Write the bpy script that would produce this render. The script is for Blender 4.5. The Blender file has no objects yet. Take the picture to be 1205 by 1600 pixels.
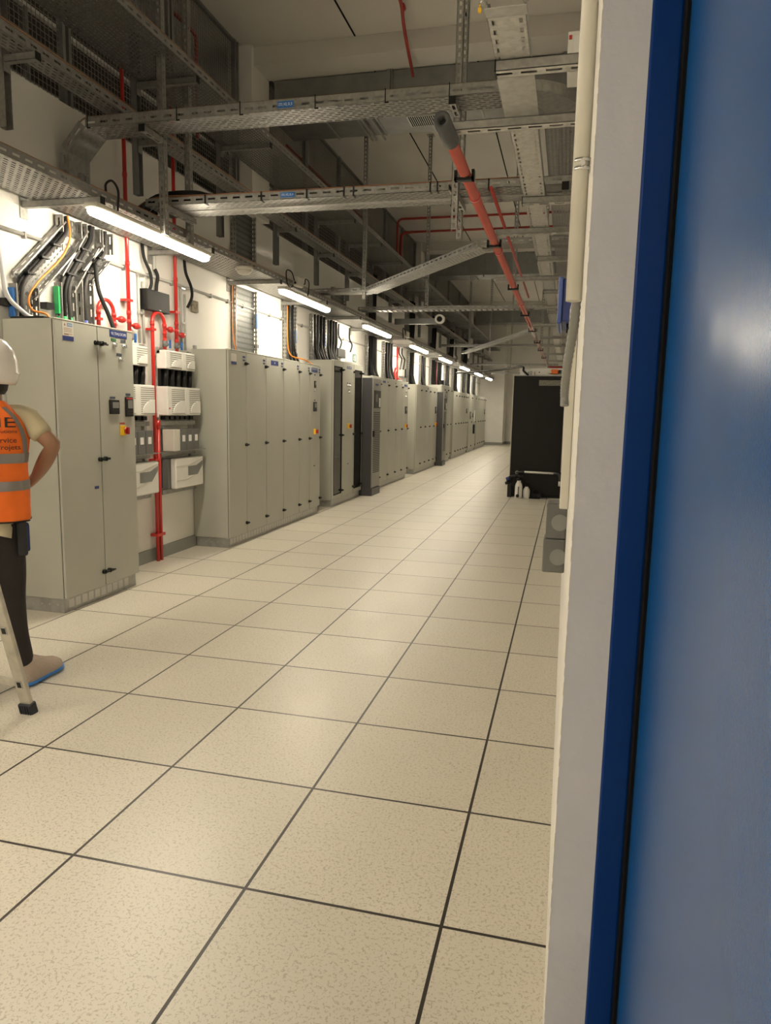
import bpy, bmesh, math, random
from mathutils import Vector, Matrix
random.seed(7)
S = bpy.context.scene
COL = S.collection
PI = math.pi
V = Vector

# ------------------------------------------------------------------ camera
F_PX, YAW, PITCH, ROLL, CAM_H = 1120.63, -0.244056, -0.142835, 0.019977, 1.44265
fw = V((math.sin(YAW)*math.cos(PITCH), math.cos(YAW)*math.cos(PITCH), math.sin(PITCH)))
rt = V((math.cos(YAW), -math.sin(YAW), 0))
up = rt.cross(fw)
r2 = rt*math.cos(ROLL)+up*math.sin(ROLL)
u2 = -rt*math.sin(ROLL)+up*math.cos(ROLL)
cd = bpy.data.cameras.new('camera')
cam = bpy.data.objects.new('camera', cd); COL.objects.link(cam)
cd.sensor_fit = 'VERTICAL'; cd.sensor_height = 24.0; cd.sensor_width = 24.0
cd.lens = F_PX/1600*24.0
cd.clip_start = 0.02; cd.clip_end = 100
mw = Matrix((r2, u2, -fw)).transposed().to_4x4()
mw.translation = V((0, 0, CAM_H))
cam.matrix_world = mw
S.camera = cam

# ------------------------------------------------------------------ world, exposure
S.view_settings.view_transform = 'Standard'
S.view_settings.look = 'None'
S.view_settings.gamma = 1
S.view_settings.exposure = 2.5
w = bpy.data.worlds.new('world'); S.world = w; w.use_nodes = True
w.node_tree.nodes['Background'].inputs[0].default_value = (1, .85, .62, 1)
w.node_tree.nodes['Background'].inputs[1].default_value = 0.05
try:
    S.cycles.transparent_max_bounces = 24
    S.cycles.max_bounces = 10
    S.cycles.diffuse_bounces = 6
    S.cycles.sample_clamp_indirect = 6
except Exception: pass
TUBE_COL = (1.0, .885, .69)
TUBE_POWER = 15.5       # emission of the tube diffusers
LOBBY_POWER = 11.0

# ------------------------------------------------------------------ materials
MATS = {}
def nm(m):
    nt = m.node_tree; return nt, nt.nodes, nt.links
def new_mat(name, col=(.5,.5,.5), rough=.5, metal=0.0, spec=.5, var=0.0, scale=8.0, bump=0.0, bscale=60.0, coat=0.0, vcol=None):
    if name in MATS: return MATS[name]
    m = bpy.data.materials.new(name); m.use_nodes = True
    nt, N, L = nm(m); p = N['Principled BSDF']
    p.inputs['Base Color'].default_value = (*col, 1)
    p.inputs['Roughness'].default_value = rough
    p.inputs['Metallic'].default_value = metal
    p.inputs['Specular IOR Level'].default_value = spec
    if coat: p.inputs['Coat Weight'].default_value = coat
    tc = N.new('ShaderNodeTexCoord')
    no = N.new('ShaderNodeTexNoise'); no.inputs['Scale'].default_value = scale; no.inputs['Detail'].default_value = 5
    L.new(tc.outputs['Object'], no.inputs['Vector'])
    mx = N.new('ShaderNodeMix'); mx.data_type = 'RGBA'
    c2 = vcol or tuple(max(0, c*(1-max(var, .03)*2)) for c in col)
    mx.inputs[6].default_value = (*c2, 1); mx.inputs[7].default_value = (*col, 1)
    mr = N.new('ShaderNodeMapRange'); mr.inputs[1].default_value = .3; mr.inputs[2].default_value = .6
    L.new(no.outputs['Fac'], mr.inputs[0]); L.new(mr.outputs[0], mx.inputs[0]); L.new(mx.outputs[2], p.inputs['Base Color'])
    if bump:
        n2 = N.new('ShaderNodeTexNoise'); n2.inputs['Scale'].default_value = bscale; n2.inputs['Detail'].default_value = 4
        L.new(tc.outputs['Object'], n2.inputs['Vector'])
        b = N.new('ShaderNodeBump'); b.inputs['Strength'].default_value = bump; b.inputs['Distance'].default_value = .01
        L.new(n2.outputs['Fac'], b.inputs['Height']); L.new(b.outputs[0], p.inputs['Normal'])
    MATS[name] = m
    return m

def math_n(N, L, op, a, b=None):
    n = N.new('ShaderNodeMath'); n.operation = op
    for i, x in enumerate((a, b)):
        if x is None: continue
        if isinstance(x, (int, float)): n.inputs[i].default_value = x
        else: L.new(x, n.inputs[i])
    return n.outputs[0]

def hole_mat(name, plane, pu, pv, lu, lv, stag=1, col=(.36,.355,.335), metal=.65, rough=.42, holecol=None, cen=False):
    """sheet metal punched with rows of slots (u along local X, v along Y or Z)"""
    if name in MATS: return MATS[name]
    m = bpy.data.materials.new(name); m.use_nodes = True
    nt, N, L = nm(m); p = N['Principled BSDF']; out = N['Material Output']
    p.inputs['Metallic'].default_value = metal; p.inputs['Roughness'].default_value = rough
    tc = N.new('ShaderNodeTexCoord'); sp = N.new('ShaderNodeSeparateXYZ'); L.new(tc.outputs['Object'], sp.inputs[0])
    u = sp.outputs['X']; v = sp.outputs['Y'] if plane == 'XY' else sp.outputs['Z']
    vv = math_n(N, L, 'ADD', math_n(N, L, 'DIVIDE', v, pv), .5 if cen else 0.0)
    row = math_n(N, L, 'FLOOR', vv)
    odd = math_n(N, L, 'MODULO', math_n(N, L, 'ABSOLUTE', row), 2.0)
    uu = math_n(N, L, 'ADD', math_n(N, L, 'DIVIDE', u, pu), math_n(N, L, 'MULTIPLY', odd, .5*stag))
    fu = math_n(N, L, 'ABSOLUTE', math_n(N, L, 'SUBTRACT', math_n(N, L, 'FRACT', uu), .5))
    fv = math_n(N, L, 'ABSOLUTE', math_n(N, L, 'SUBTRACT', math_n(N, L, 'FRACT', vv), .5))
    h = math_n(N, L, 'MULTIPLY', math_n(N, L, 'LESS_THAN', fu, lu/2/pu), math_n(N, L, 'LESS_THAN', fv, lv/2/pv))
    vo = N.new('ShaderNodeTexVoronoi'); vo.inputs['Scale'].default_value = 45
    L.new(tc.outputs['Object'], vo.inputs['Vector'])
    mx = N.new('ShaderNodeMix'); mx.data_type = 'RGBA'
    mx.inputs[6].default_value = (*[c*.78 for c in col], 1); mx.inputs[7].default_value = (*col, 1)
    sc = N.new('ShaderNodeSeparateColor'); L.new(vo.outputs['Color'], sc.inputs[0])
    L.new(sc.outputs[0], mx.inputs[0]); L.new(mx.outputs[2], p.inputs['Base Color'])
    if holecol is None:
        tr = N.new('ShaderNodeBsdfTransparent'); ms = N.new('ShaderNodeMixShader')
        L.new(h, ms.inputs[0]); L.new(p.outputs[0], ms.inputs[1]); L.new(tr.outputs[0], ms.inputs[2]); L.new(ms.outputs[0], out.inputs[0])
    else:
        m2 = N.new('ShaderNodeMix'); m2.data_type = 'RGBA'; m2.inputs[7].default_value = (*holecol, 1)
        L.new(h, m2.inputs[0]); L.new(mx.outputs[2], m2.inputs[6]); L.new(m2.outputs[2], p.inputs['Base Color'])
    MATS[name] = m
    return m

def emis_mat(name, col, strength):
    m = bpy.data.materials.new(name); m.use_nodes = True
    nt, N, L = nm(m); p = N['Principled BSDF']
    p.inputs['Base Color'].default_value = (*col, 1)
    p.inputs['Emission Color'].default_value = (*col, 1); p.inputs['Emission Strength'].default_value = strength
    MATS[name] = m; return m

WALL = new_mat('white_wall_paint', (.73,.715,.675), .75, var=.03, scale=2.5, bump=.12, bscale=90)
CEIL = new_mat('ceiling_paint', (.62,.60,.56), .85, var=.04, scale=1.2, bump=.1, bscale=40)
REV = new_mat('reveal_paint', (.60,.59,.60), .7, var=.04, scale=3, bump=.35, bscale=22)
CAB = new_mat('light_grey_powder_coat', (.40,.40,.35), .42, var=.02, scale=3, bump=.03, bscale=500)
CABE = new_mat('pale_edge_coat', (.66,.66,.60), .4)
GAP = new_mat('dark_seam_rubber', (.006,.006,.006), .8, spec=.1)
BLK = new_mat('black_plastic', (.008,.008,.008), .42, spec=.3)
BLKC = new_mat('black_cable_sheath', (.012,.012,.012), .6, spec=.25, var=.1)
GRYC = new_mat('grey_cable_sheath', (.055,.052,.05), .55, spec=.3)
WHTC = new_mat('pale_cable_sheath', (.6,.6,.62), .45)
ZN = new_mat('galvanised_steel', (.36,.355,.335), .4, metal=.65, var=.12, scale=30)
ZNL = new_mat('bright_galvanised_steel', (.50,.50,.48), .33, metal=.7, var=.1, scale=25)
ZND = new_mat('dull_duct_steel', (.28,.285,.28), .45, metal=.6, var=.1, scale=5)
PLIN = new_mat('galvanised_plinth', (.40,.40,.38), .42, metal=.5, var=.1, scale=20)
RED = new_mat('red_enamel', (.50,.02,.014), .3, coat=.3)
REDD = new_mat('dull_red_enamel', (.33,.03,.02), .5)
PINK = new_mat('coral_red_pipe_enamel', (.44,.085,.06), .22, coat=.4)
FOAM = new_mat('dark_grey_insulation', (.075,.077,.08), .8)
WHP = new_mat('white_plastic', (.74,.73,.69), .35)
CRM = new_mat('cream_plastic', (.60,.58,.51), .4)
DKG = new_mat('anthracite_coat', (.055,.055,.058), .4, var=.04)
MDG = new_mat('mid_grey_coat', (.20,.20,.195), .42)
BRONZ = new_mat('grey_bronze_coat', (.27,.265,.24), .42)
BLAC = new_mat('matt_black_panel', (.007,.006,.006), .55, spec=.3, var=.08, scale=3)
BLUP = new_mat('navy_label', (.012,.03,.16), .4)
BLUT = new_mat('blue_tag', (.02,.13,.42), .4)
WHT = new_mat('white_ink', (.8,.8,.78), .5)
INK = new_mat('black_ink', (.02,.015,.012), .6)
GRNP = new_mat('green_label', (.03,.16,.04), .45)
GRN = new_mat('green_tape', (.03,.38,.12), .4)
BTAPE = new_mat('violet_blue_tape', (.08,.11,.35), .4)
YEL = new_mat('yellow_plate', (.75,.45,.01), .4)
ORG = new_mat('orange_cable_sheath', (.75,.24,.02), .4)
COP = new_mat('copper_conductor', (.30,.17,.10), .45, metal=.3)
ORA = new_mat('orange_actuator', (.80,.17,.02), .4)
BASEB = new_mat('grey_skirting', (.25,.255,.24), .55)
GBOX = new_mat('grey_box_plastic', (.13,.13,.125), .5)
GBOX2 = new_mat('light_grey_cap_plastic', (.23,.23,.22), .5)
BLUEB = new_mat('blue_enclosure_plastic', (.018,.04,.20), .35)
FRAMEB = new_mat('navy_door_frame_gloss', (.002,.032,.17), .35, spec=.15)
LEAFB = new_mat('blue_door_satin', (.002,.070,.255), .24, spec=.40, bump=.04, bscale=500)
GLASSD = new_mat('dark_window_glass', (.05,.045,.035), .12, spec=.8)
CHR = new_mat('chrome', (.7,.7,.7), .2, metal=1)
ALU = new_mat('worn_aluminium', (.52,.49,.42), .42, metal=.45, var=.12, scale=14)
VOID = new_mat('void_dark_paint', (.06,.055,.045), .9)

TB = hole_mat('perforated_tray_sheet', 'XY', .060, .030, .040, .0125)
TBL = hole_mat('slotted_tray_sheet', 'XY', .07, .10, .036, .013, 0, col=(.58,.575,.55), metal=.5)
TBD = hole_mat('dotted_tray_sheet', 'XY', .028, .028, .013, .013, 0)
TL = hole_mat('perforated_tray_lip', 'XZ', .10, .06, .058, .014, 0, col=(.33,.325,.31))
STB = hole_mat('slotted_channel_web', 'XY', .10, .08, .065, .020, 0, col=(.60,.595,.57), rough=.45, metal=.45, cen=True)
PST = hole_mat('slotted_post_web', 'XY', .05, .06, .028, .016, 0, cen=True)
PSS = hole_mat('slotted_post_side', 'XZ', .05, .05, .024, .012, 0)
LADW = hole_mat('punched_tray_wall', 'XZ', .05, .03, .028, .011, 0)
PLW = hole_mat('plinth_knockout_sheet', 'XZ', .075, .10, .052, .055, 0, col=(.47,.47,.45), metal=.35, holecol=(.40,.40,.38))

# floor tiles
def floor_mat():
    m = bpy.data.materials.new('raised_floor_tiles'); m.use_nodes = True
    nt, N, L = nm(m); p = N['Principled BSDF']
    g = N.new('ShaderNodeNewGeometry'); sp = N.new('ShaderNodeSeparateXYZ'); L.new(g.outputs['Position'], sp.inputs[0])
    masks = []; cells = []
    for ax, off, wd in (('X', -.2687, .0052), ('Y', 1.8268, .0052)):
        t = math_n(N, L, 'DIVIDE', math_n(N, L, 'SUBTRACT', sp.outputs[ax], off-60.0), .6)
        f = math_n(N, L, 'FRACT', t); cells.append(math_n(N, L, 'FLOOR', t))
        d = math_n(N, L, 'MINIMUM', f, math_n(N, L, 'SUBTRACT', 1.0, f))
        masks.append(math_n(N, L, 'LESS_THAN', d, wd/.6))
    line = math_n(N, L, 'MAXIMUM', masks[0], masks[1])
    cv = N.new('ShaderNodeCombineXYZ'); L.new(cells[0], cv.inputs[0]); L.new(cells[1], cv.inputs[1])
    wn = N.new('ShaderNodeTexWhiteNoise'); wn.noise_dimensions = '2D'; L.new(cv.outputs[0], wn.inputs['Vector'])
    # short worm-like flecks
    nz = N.new('ShaderNodeTexNoise'); nz.inputs['Scale'].default_value = 55; nz.inputs['Detail'].default_value = 2
    L.new(g.outputs['Position'], nz.inputs['Vector'])
    vm = N.new('ShaderNodeVectorMath'); vm.operation = 'MULTIPLY_ADD'
    L.new(nz.outputs['Color'], vm.inputs[0]); vm.inputs[1].default_value = (.02,.02,.02); L.new(g.outputs['Position'], vm.inputs[2])
    vo = N.new('ShaderNodeTexVoronoi'); vo.feature = 'DISTANCE_TO_EDGE'; vo.inputs['Scale'].default_value = 92
    L.new(vm.outputs[0], vo.inputs['Vector'])
    n2 = N.new('ShaderNodeTexNoise'); n2.inputs['Scale'].default_value = 95; n2.inputs['Detail'].default_value = 2
    L.new(g.outputs['Position'], n2.inputs['Vector'])
    worm = math_n(N, L, 'MULTIPLY', math_n(N, L, 'LESS_THAN', vo.outputs['Distance'], .085), math_n(N, L, 'GREATER_THAN', n2.outputs['Fac'], .53))
    base = N.new('ShaderNodeMix'); base.data_type = 'RGBA'
    base.inputs[6].default_value = (.57,.535,.455,1); base.inputs[7].default_value = (.66,.62,.53,1)
    n3 = N.new('ShaderNodeTexNoise'); n3.inputs['Scale'].default_value = 3; n3.inputs['Detail'].default_value = 6
    L.new(g.outputs['Position'], n3.inputs['Vector'])
    L.new(math_n(N, L, 'ADD', math_n(N, L, 'MULTIPLY', wn.outputs['Value'], .55), math_n(N, L, 'MULTIPLY', n3.outputs['Fac'], .45)), base.inputs[0])
    a = N.new('ShaderNodeMix'); a.data_type = 'RGBA'; a.inputs[7].default_value = (.33,.29,.22,1)
    L.new(math_n(N, L, 'MULTIPLY', worm, .62), a.inputs[0]); L.new(base.outputs[2], a.inputs[6])
    b = N.new('ShaderNodeMix'); b.data_type = 'RGBA'; b.inputs[7].default_value = (.035,.03,.025,1)
    L.new(line, b.inputs[0]); L.new(a.outputs[2], b.inputs[6]); L.new(b.outputs[2], p.inputs['Base Color'])
    p.inputs['Roughness'].default_value = .36; p.inputs['Specular IOR Level'].default_value = .5
    rr = math_n(N, L, 'ADD', math_n(N, L, 'MULTIPLY', n3.outputs['Fac'], .16), .27); L.new(rr, p.inputs['Roughness'])
    bp = N.new('ShaderNodeBump'); bp.inputs['Strength'].default_value = .25; bp.inputs['Distance'].default_value = .002
    L.new(math_n(N, L, 'SUBTRACT', 1.0, line), bp.inputs['Height']); L.new(bp.outputs[0], p.inputs['Normal'])
    return m
FLOOR = floor_mat()

# ------------------------------------------------------------------ mesh builder
class B:
    def __init__(s): s.bm = bmesh.new()
    def box(s, x0, y0, z0, x1, y1, z1, M=None, bev=0):
        vs = [s.bm.verts.new((x, y, z)) for z in (z0, z1) for y in (y0, y1) for x in (x0, x1)]
        fs = [s.bm.faces.new([vs[i] for i in q]) for q in ((0,2,3,1),(4,5,7,6),(0,1,5,4),(2,6,7,3),(0,4,6,2),(1,3,7,5))]
        if bev:
            r = bmesh.ops.bevel(s.bm, geom=list({e for f in fs for e in f.edges}), offset=bev, segments=2, affect='EDGES', profile=.5)
            vs = list({v for f in r['faces'] for v in f.verts} | {v for v in vs if v.is_valid})
        if M is not None:
            for v in vs: v.co = M @ v.co
        return s
    def prism(s, pts, z0, z1, M=None):
        a = [s.bm.verts.new((x, y, z0)) for x, y in pts]; b = [s.bm.verts.new((x, y, z1)) for x, y in pts]
        s.bm.faces.new(list(reversed(a))); s.bm.faces.new(b)
        n = len(pts)
        for i in range(n): s.bm.faces.new((a[i], a[(i+1) % n], b[(i+1) % n], b[i]))
        if M is not None:
            for v in a+b: v.co = M @ v.co
        return s
    def rings(s, rs, cap=True, close=True):
        R = [[s.bm.verts.new(p) for p in r] for r in rs]
        n = len(R[0])
        for a, b in zip(R, R[1:]):
            for i in range(n if close else n-1):
                f = s.bm.faces.new((a[i], a[(i+1) % n], b[(i+1) % n], b[i])); f.smooth = True
        if cap:
            s.bm.faces.new(list(reversed(R[0]))); s.bm.faces.new(R[-1])
        return s
    def tube(s, pts, r, seg=10, cap=True):
        pts = [V(p) for p in pts]; n = len(pts)
        rad = r if isinstance(r, (list, tuple)) else [r]*n
        t0 = (pts[1]-pts[0]).normalized()
        a = V((0,0,1)) if abs(t0.z) < .9 else V((1,0,0))
        nn = (a-t0*a.dot(t0)).normalized(); rs = []
        for i in range(n):
            t = ((pts[min(i+1, n-1)]-pts[max(i-1, 0)])).normalized()
            nn = (nn-t*nn.dot(t)).normalized(); bb = t.cross(nn)
            rs.append([pts[i]+(nn*math.cos(2*PI*k/seg)+bb*math.sin(2*PI*k/seg))*rad[i] for k in range(seg)])
        return s.rings(rs, cap)
    def cyl(s, p0, p1, r, seg=16, r2=None):
        p0, p1 = V(p0), V(p1)
        t = (p1-p0).normalized(); a = V((0,0,1)) if abs(t.z) < .9 else V((1,0,0))
        nn = (a-t*a.dot(t)).normalized(); bb = t.cross(nn); r2 = r if r2 is None else r2
        A = [[p+(nn*math.cos(2*PI*k/seg)+bb*math.sin(2*PI*k/seg))*q for k in range(seg)] for p, q in ((p0, r), (p1, r2))]
        R = [[s.bm.verts.new(x) for x in q] for q in A]
        for i in range(seg):
            f = s.bm.faces.new((R[0][i], R[0][(i+1) % seg], R[1][(i+1) % seg], R[1][i])); f.smooth = True
        s.bm.faces.new(list(reversed(R[0]))); s.bm.faces.new(R[1])
        return s
    def lathe(s, prof, c, seg=24, axis='z', sx=1, sy=1):
        rs = []
        for rr, h in prof:
            ring = []
            for k in range(seg):
                a = 2*PI*k/seg; x, y = rr*math.cos(a)*sx, rr*math.sin(a)*sy
                ring.append(V(c)+ (V((x, y, h)) if axis == 'z' else V((h, x, y)) if axis == 'x' else V((x, h, y))))
            rs.append(ring)
        return s.rings(rs, True)

def arc(c, r, a0, a1, n, u, v):
    c, u, v = V(c), V(u), V(v)
    return [c+u*(r*math.cos(a0+(a1-a0)*i/n))+v*(r*math.sin(a0+(a1-a0)*i/n)) for i in range(n+1)]
def bend(pts, r=.05, n=5):
    """polyline with rounded corners"""
    pts = [V(p) for p in pts]; out = [pts[0]]
    for i in range(1, len(pts)-1):
        a, b, c = pts[i-1], pts[i], pts[i+1]
        d0, d1 = (a-b), (c-b); q = min(r, d0.length*.45, d1.length*.45)
        p0, p1 = b+d0.normalized()*q, b+d1.normalized()*q
        for k in range(n+1):
            t = k/n; out.append(p0*(1-t)**2+b*2*t*(1-t)+p1*t*t)
    out.append(pts[-1]); return out
def smooth_path(pts, n=6):
    pts = [V(p) for p in pts]; P = [pts[0]]+pts+[pts[-1]]; out = []
    for i in range(1, len(P)-2):
        for k in range(n):
            t = k/n; p0, p1, p2, p3 = P[i-1:i+3]
            out.append(.5*((2*p1)+(-p0+p2)*t+(2*p0-5*p1+4*p2-p3)*t*t+(-p0+3*p1-3*p2+p3)*t**3))
    out.append(pts[-1]); return out

# ------------------------------------------------------------------ objects
USED = {}
def tag(o, label=None, cat=None, group=None, kind=None):
    if label: o['label'] = label; USED[label] = USED.get(label, 0)+1
    if cat: o['category'] = cat
    if group: o['group'] = group
    if kind: o['kind'] = kind
    return o
def thing(name, label, cat, loc=(0,0,0), group=None, M=None):
    o = bpy.data.objects.new(name, None); COL.objects.link(o)
    if M is not None: o.matrix_world = M
    else: o.location = loc
    o.empty_display_size = .1
    return tag(o, label, cat, group)
def root_of(o):
    while o.parent: o = o.parent
    return o
def obj(name, b, mat, parent=None, local=False, label=None, recenter=True):
    bmesh.ops.recalc_face_normals(b.bm, faces=b.bm.faces)
    me = bpy.data.meshes.new(name); b.bm.to_mesh(me); b.bm.free()
    for m in (mat if isinstance(mat, (list, tuple)) else [mat]): me.materials.append(m)
    o = bpy.data.objects.new(name, me); COL.objects.link(o)
    if parent is not None:
        if not local:
            me.transform(root_of(parent).matrix_basis.inverted())
        o.parent = parent
    elif recenter and me.vertices:
        xs = [v.co for v in me.vertices]
        c = V(((min(v.x for v in xs)+max(v.x for v in xs))/2, (min(v.y for v in xs)+max(v.y for v in xs))/2, min(v.z for v in xs)))
        me.transform(Matrix.Translation(-c)); o.location = c
    if label: o['label'] = label
    return o
def pieces(name, boxes, mat, parent, local=False):
    for bb in boxes: obj(name, B().box(*bb) if not isinstance(bb, B) else bb, mat, parent, local)
def struct(name, b, mat, parent=None):
    o = obj(name, b, mat, parent, recenter=False)
    if parent is None: o['kind'] = 'structure'
    return o
def single(name, b, mat, label, cat, group=None, kind=None):
    return tag(obj(name, b, mat), label, cat, group, kind)
def copy_tree(o, parent=None):
    c = o.copy(); COL.objects.link(c)
    if parent: c.parent = parent; c.matrix_parent_inverse = o.matrix_parent_inverse
    for ch in o.children: copy_tree(ch, c)
    return c
def frame(p0, xd, zd):
    x = V(xd).normalized(); z = V(zd); z = (z-x*z.dot(x)).normalized(); y = z.cross(x)
    M = Matrix((x, y, z)).transposed().to_4x4(); M.translation = V(p0); return M
def text(name, s, w_, h_, origin, xd, ud, mat, parent, warp=None, thick=.0006):
    """lettering fitted in a w_ x h_ box whose lower left corner is origin"""
    cu = bpy.data.curves.new(name, 'FONT'); cu.body = s; cu.extrude = 0.0; cu.resolution_u = 3
    to = bpy.data.objects.new(name, cu); COL.objects.link(to)
    me = bpy.data.meshes.new_from_object(to)
    bpy.data.objects.remove(to)
    me.name = name
    xs = [v.co.x for v in me.vertices]; ys = [v.co.y for v in me.vertices]
    sx, sy = w_/(max(xs)-min(xs)), h_/(max(ys)-min(ys)); mx_, my_ = min(xs), min(ys)
    x, u = V(xd).normalized(), V(ud).normalized(); n = x.cross(u)
    for v in me.vertices:
        p = V(origin)+x*((v.co.x-mx_)*sx)+u*((v.co.y-my_)*sy)+n*thick
        v.co = warp(p) if warp else p
    me.materials.append(mat)
    o = bpy.data.objects.new(name, me); COL.objects.link(o)
    if warp is None: me.transform(root_of(parent).matrix_basis.inverted())
    o.parent = parent
    return o
ORD = ['nearest','second','third','fourth','fifth','sixth','seventh','eighth','ninth','tenth','eleventh','twelfth','thirteenth','fourteenth','fifteenth','sixteenth','seventeenth','eighteenth','nineteenth','twentieth','twenty first','twenty second','twenty third','twenty fourth']

# ================================================================== STRUCTURE
XL, XR, ZC, YE = -3.68, .02, 5.36, 32.3
struct('floor', B().box(-3.9, -4, -.1, 2.0, 32.6, 0), FLOOR)
struct('wall_left', B().box(-3.88, -4, 0, XL, 31.0, 3.6), WALL)
struct('wall_right', B().box(XR, 1.352, 0, XR+.14, YE+.2, ZC).box(XR, -.9, 2.45, XR+.14, 1.352, ZC).box(XR, -4, 0, XR+.14, -.9, ZC), WALL)
struct('wall_back', B().box(-5.6, -4.2, 0, 2.2, -4, ZC), WALL)
struct('wall_far', B().box(-2.66, YE, 0, XR+.1, YE+.2, ZC).box(-3.9, 31.0, 0, -2.66, YE+.2, ZC), WALL)
struct('baseboard_left', B().box(XL, 4.9, 0, XL+.018, 31.0, .115), BASEB)
struct('baseboard_far', B().box(-3.68, 30.985, 0, -2.645, 31.0, .12).box(-2.66, 31.0, 0, -2.645, YE, .12).box(-2.66, YE-.015, 0, XR, YE, .12), BASEB)
ce = B().box(-5.6, -4.2, ZC, 2.2, 32.6, ZC+.2)
struct('ceiling', ce, CEIL)
sm = B()
for x in (-2.41, -1.2):
    for y0, y1 in ((-4, 7.93), (8.32, 17.42), (17.82, 26.9), (27.3, 32.3)): sm.box(x-.009, y0, ZC-.004, x+.009, y1, ZC+.002)
struct('trim_1', sm, GAP)
for i, y in enumerate((7.92, 17.41, 26.9)):
    struct('trim_%d' % (i+2), B().box(-3.70, y, 5.17, XR, y+.39, ZC-.001), CEIL)
    struct('trim_%d' % (i+5), B().box(-3.86, y-.06, 3.6, -3.575, y+.42, ZC-.001), WALL)
# upper void behind the wire mesh
struct('wall_void', B().box(-5.6, -4, 3.4, -5.4, 32.4, ZC), WALL)
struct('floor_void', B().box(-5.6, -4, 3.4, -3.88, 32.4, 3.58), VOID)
struct('wall_void_end', B().box(-5.6, 32.4, 3.4, -3.86, 32.6, ZC), WALL)
# threshold zone outside the doorway
struct('ceiling_lobby', B().box(XR+.14, -4, 2.7, 2.2, 1.6, 2.8), WALL)
struct('wall_lobby', B().box(2.0, -4, 0, 2.2, 1.8, 2.7).box(XR+.14, 1.6, 0, 2.0, 1.8, 2.7), WALL)
# near end of the wall: reveal, frame, leaf
struct('wall_reveal', B().box(.0205, 1.345, 0, .0985, 1.352, 2.449), REV)
random.seed(3)
ed = B()
pts = [(z*.013) for z in range(189)]
for i, z in enumerate(pts):
    if random.random() < .55: ed.box(.0197-random.random()*.0004, 1.3445, z, .0208+random.random()*.0012, 1.352, z+.013)
struct('trim_8', ed, CRM)
dr = thing('door_1', None, None, (.0985, 1.35, 0)); dr['kind'] = 'structure'
obj('door_frame', B().box(.0985, 1.338, 0, .148, 1.40, 2.40, bev=.004).box(.0985, -.9, 2.40, .148, 1.40, 2.449), FRAMEB, dr)
obj('frame_gasket', B().box(.1475, 1.30, 0, .155, 1.36, 2.40), GAP, dr)
obj('door_leaf', B().box(.1535, .30, .008, .197, 1.332, 2.385, bev=.004), LEAFB, dr)

# ================================================================== LIGHTS
TUBE = emis_mat('lit_tube_diffuser', TUBE_COL, TUBE_POWER)
TUBEN = TUBE.node_tree
def make_light():
    t = thing('tube_light', 'tmp', 'light', (-3.05, 0, 2.67), 'tube lights under the wall tray')
    b = B().box(-3.10, 0, 2.685, -3.0, 1.55, 2.725, bev=.012)
    obj('housing', b, CRM, t)
    prof = []
    rs = []
    for y, k in ((.0, .25), (.012, .7), (.04, 1), (1.51, 1), (1.538, .7), (1.55, .25)):
        rs.append([V((-3.05+math.cos(a)*.046*k, y, 2.672+math.sin(a)*.03*k)) for a in [2*PI*i/16 for i in range(16)]])
    obj('diffuser', B().rings(rs), TUBE, t)
    for y in (.25, 1.3): obj('hanger', B().box(-3.054, y, 2.72, -3.046, y+.02, 2.775), ZN, t)
    return t
L0 = make_light()
yl = [4.225, 7.43, 10.71, 14.1, 17.4, 20.9, 24.3, 27.7, .96, -2.3]
for i, y in enumerate(yl):
    o = L0 if i == 0 else copy_tree(L0)
    o.location = (-3.05, y, 2.67)
    tag(o, ('lit tube light under the wall tray, %s from the camera of the row' % ORD[i]) if i < 8 else 'lit tube light above the left aisle, outside the view %s' % ('beside the camera' if i == 8 else 'behind the camera'), 'light')
for i, (x, y) in enumerate(((-1.2, -3.6),)):  # unseen extra tube, added to brighten the near end of the room
    o = copy_tree(L0); o.location = (x, y, 3.3)
    tag(o, 'added fill tube light hanging behind the camera, outside the view', 'light')
# lamp of the lobby behind the doorway
t = thing('ceiling_light', 'square ceiling light of the lobby behind the blue door', 'light', (.95, -.6, 2.7))
obj('housing', B().box(.65, -.9, 2.66, 1.25, -.3, 2.699), WHP, t)
obj('diffuser', B().box(.68, -.87, 2.652, 1.22, -.33, 2.66), emis_mat('lit_lobby_panel', (1, .93, .90), LOBBY_POWER), t)

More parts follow.
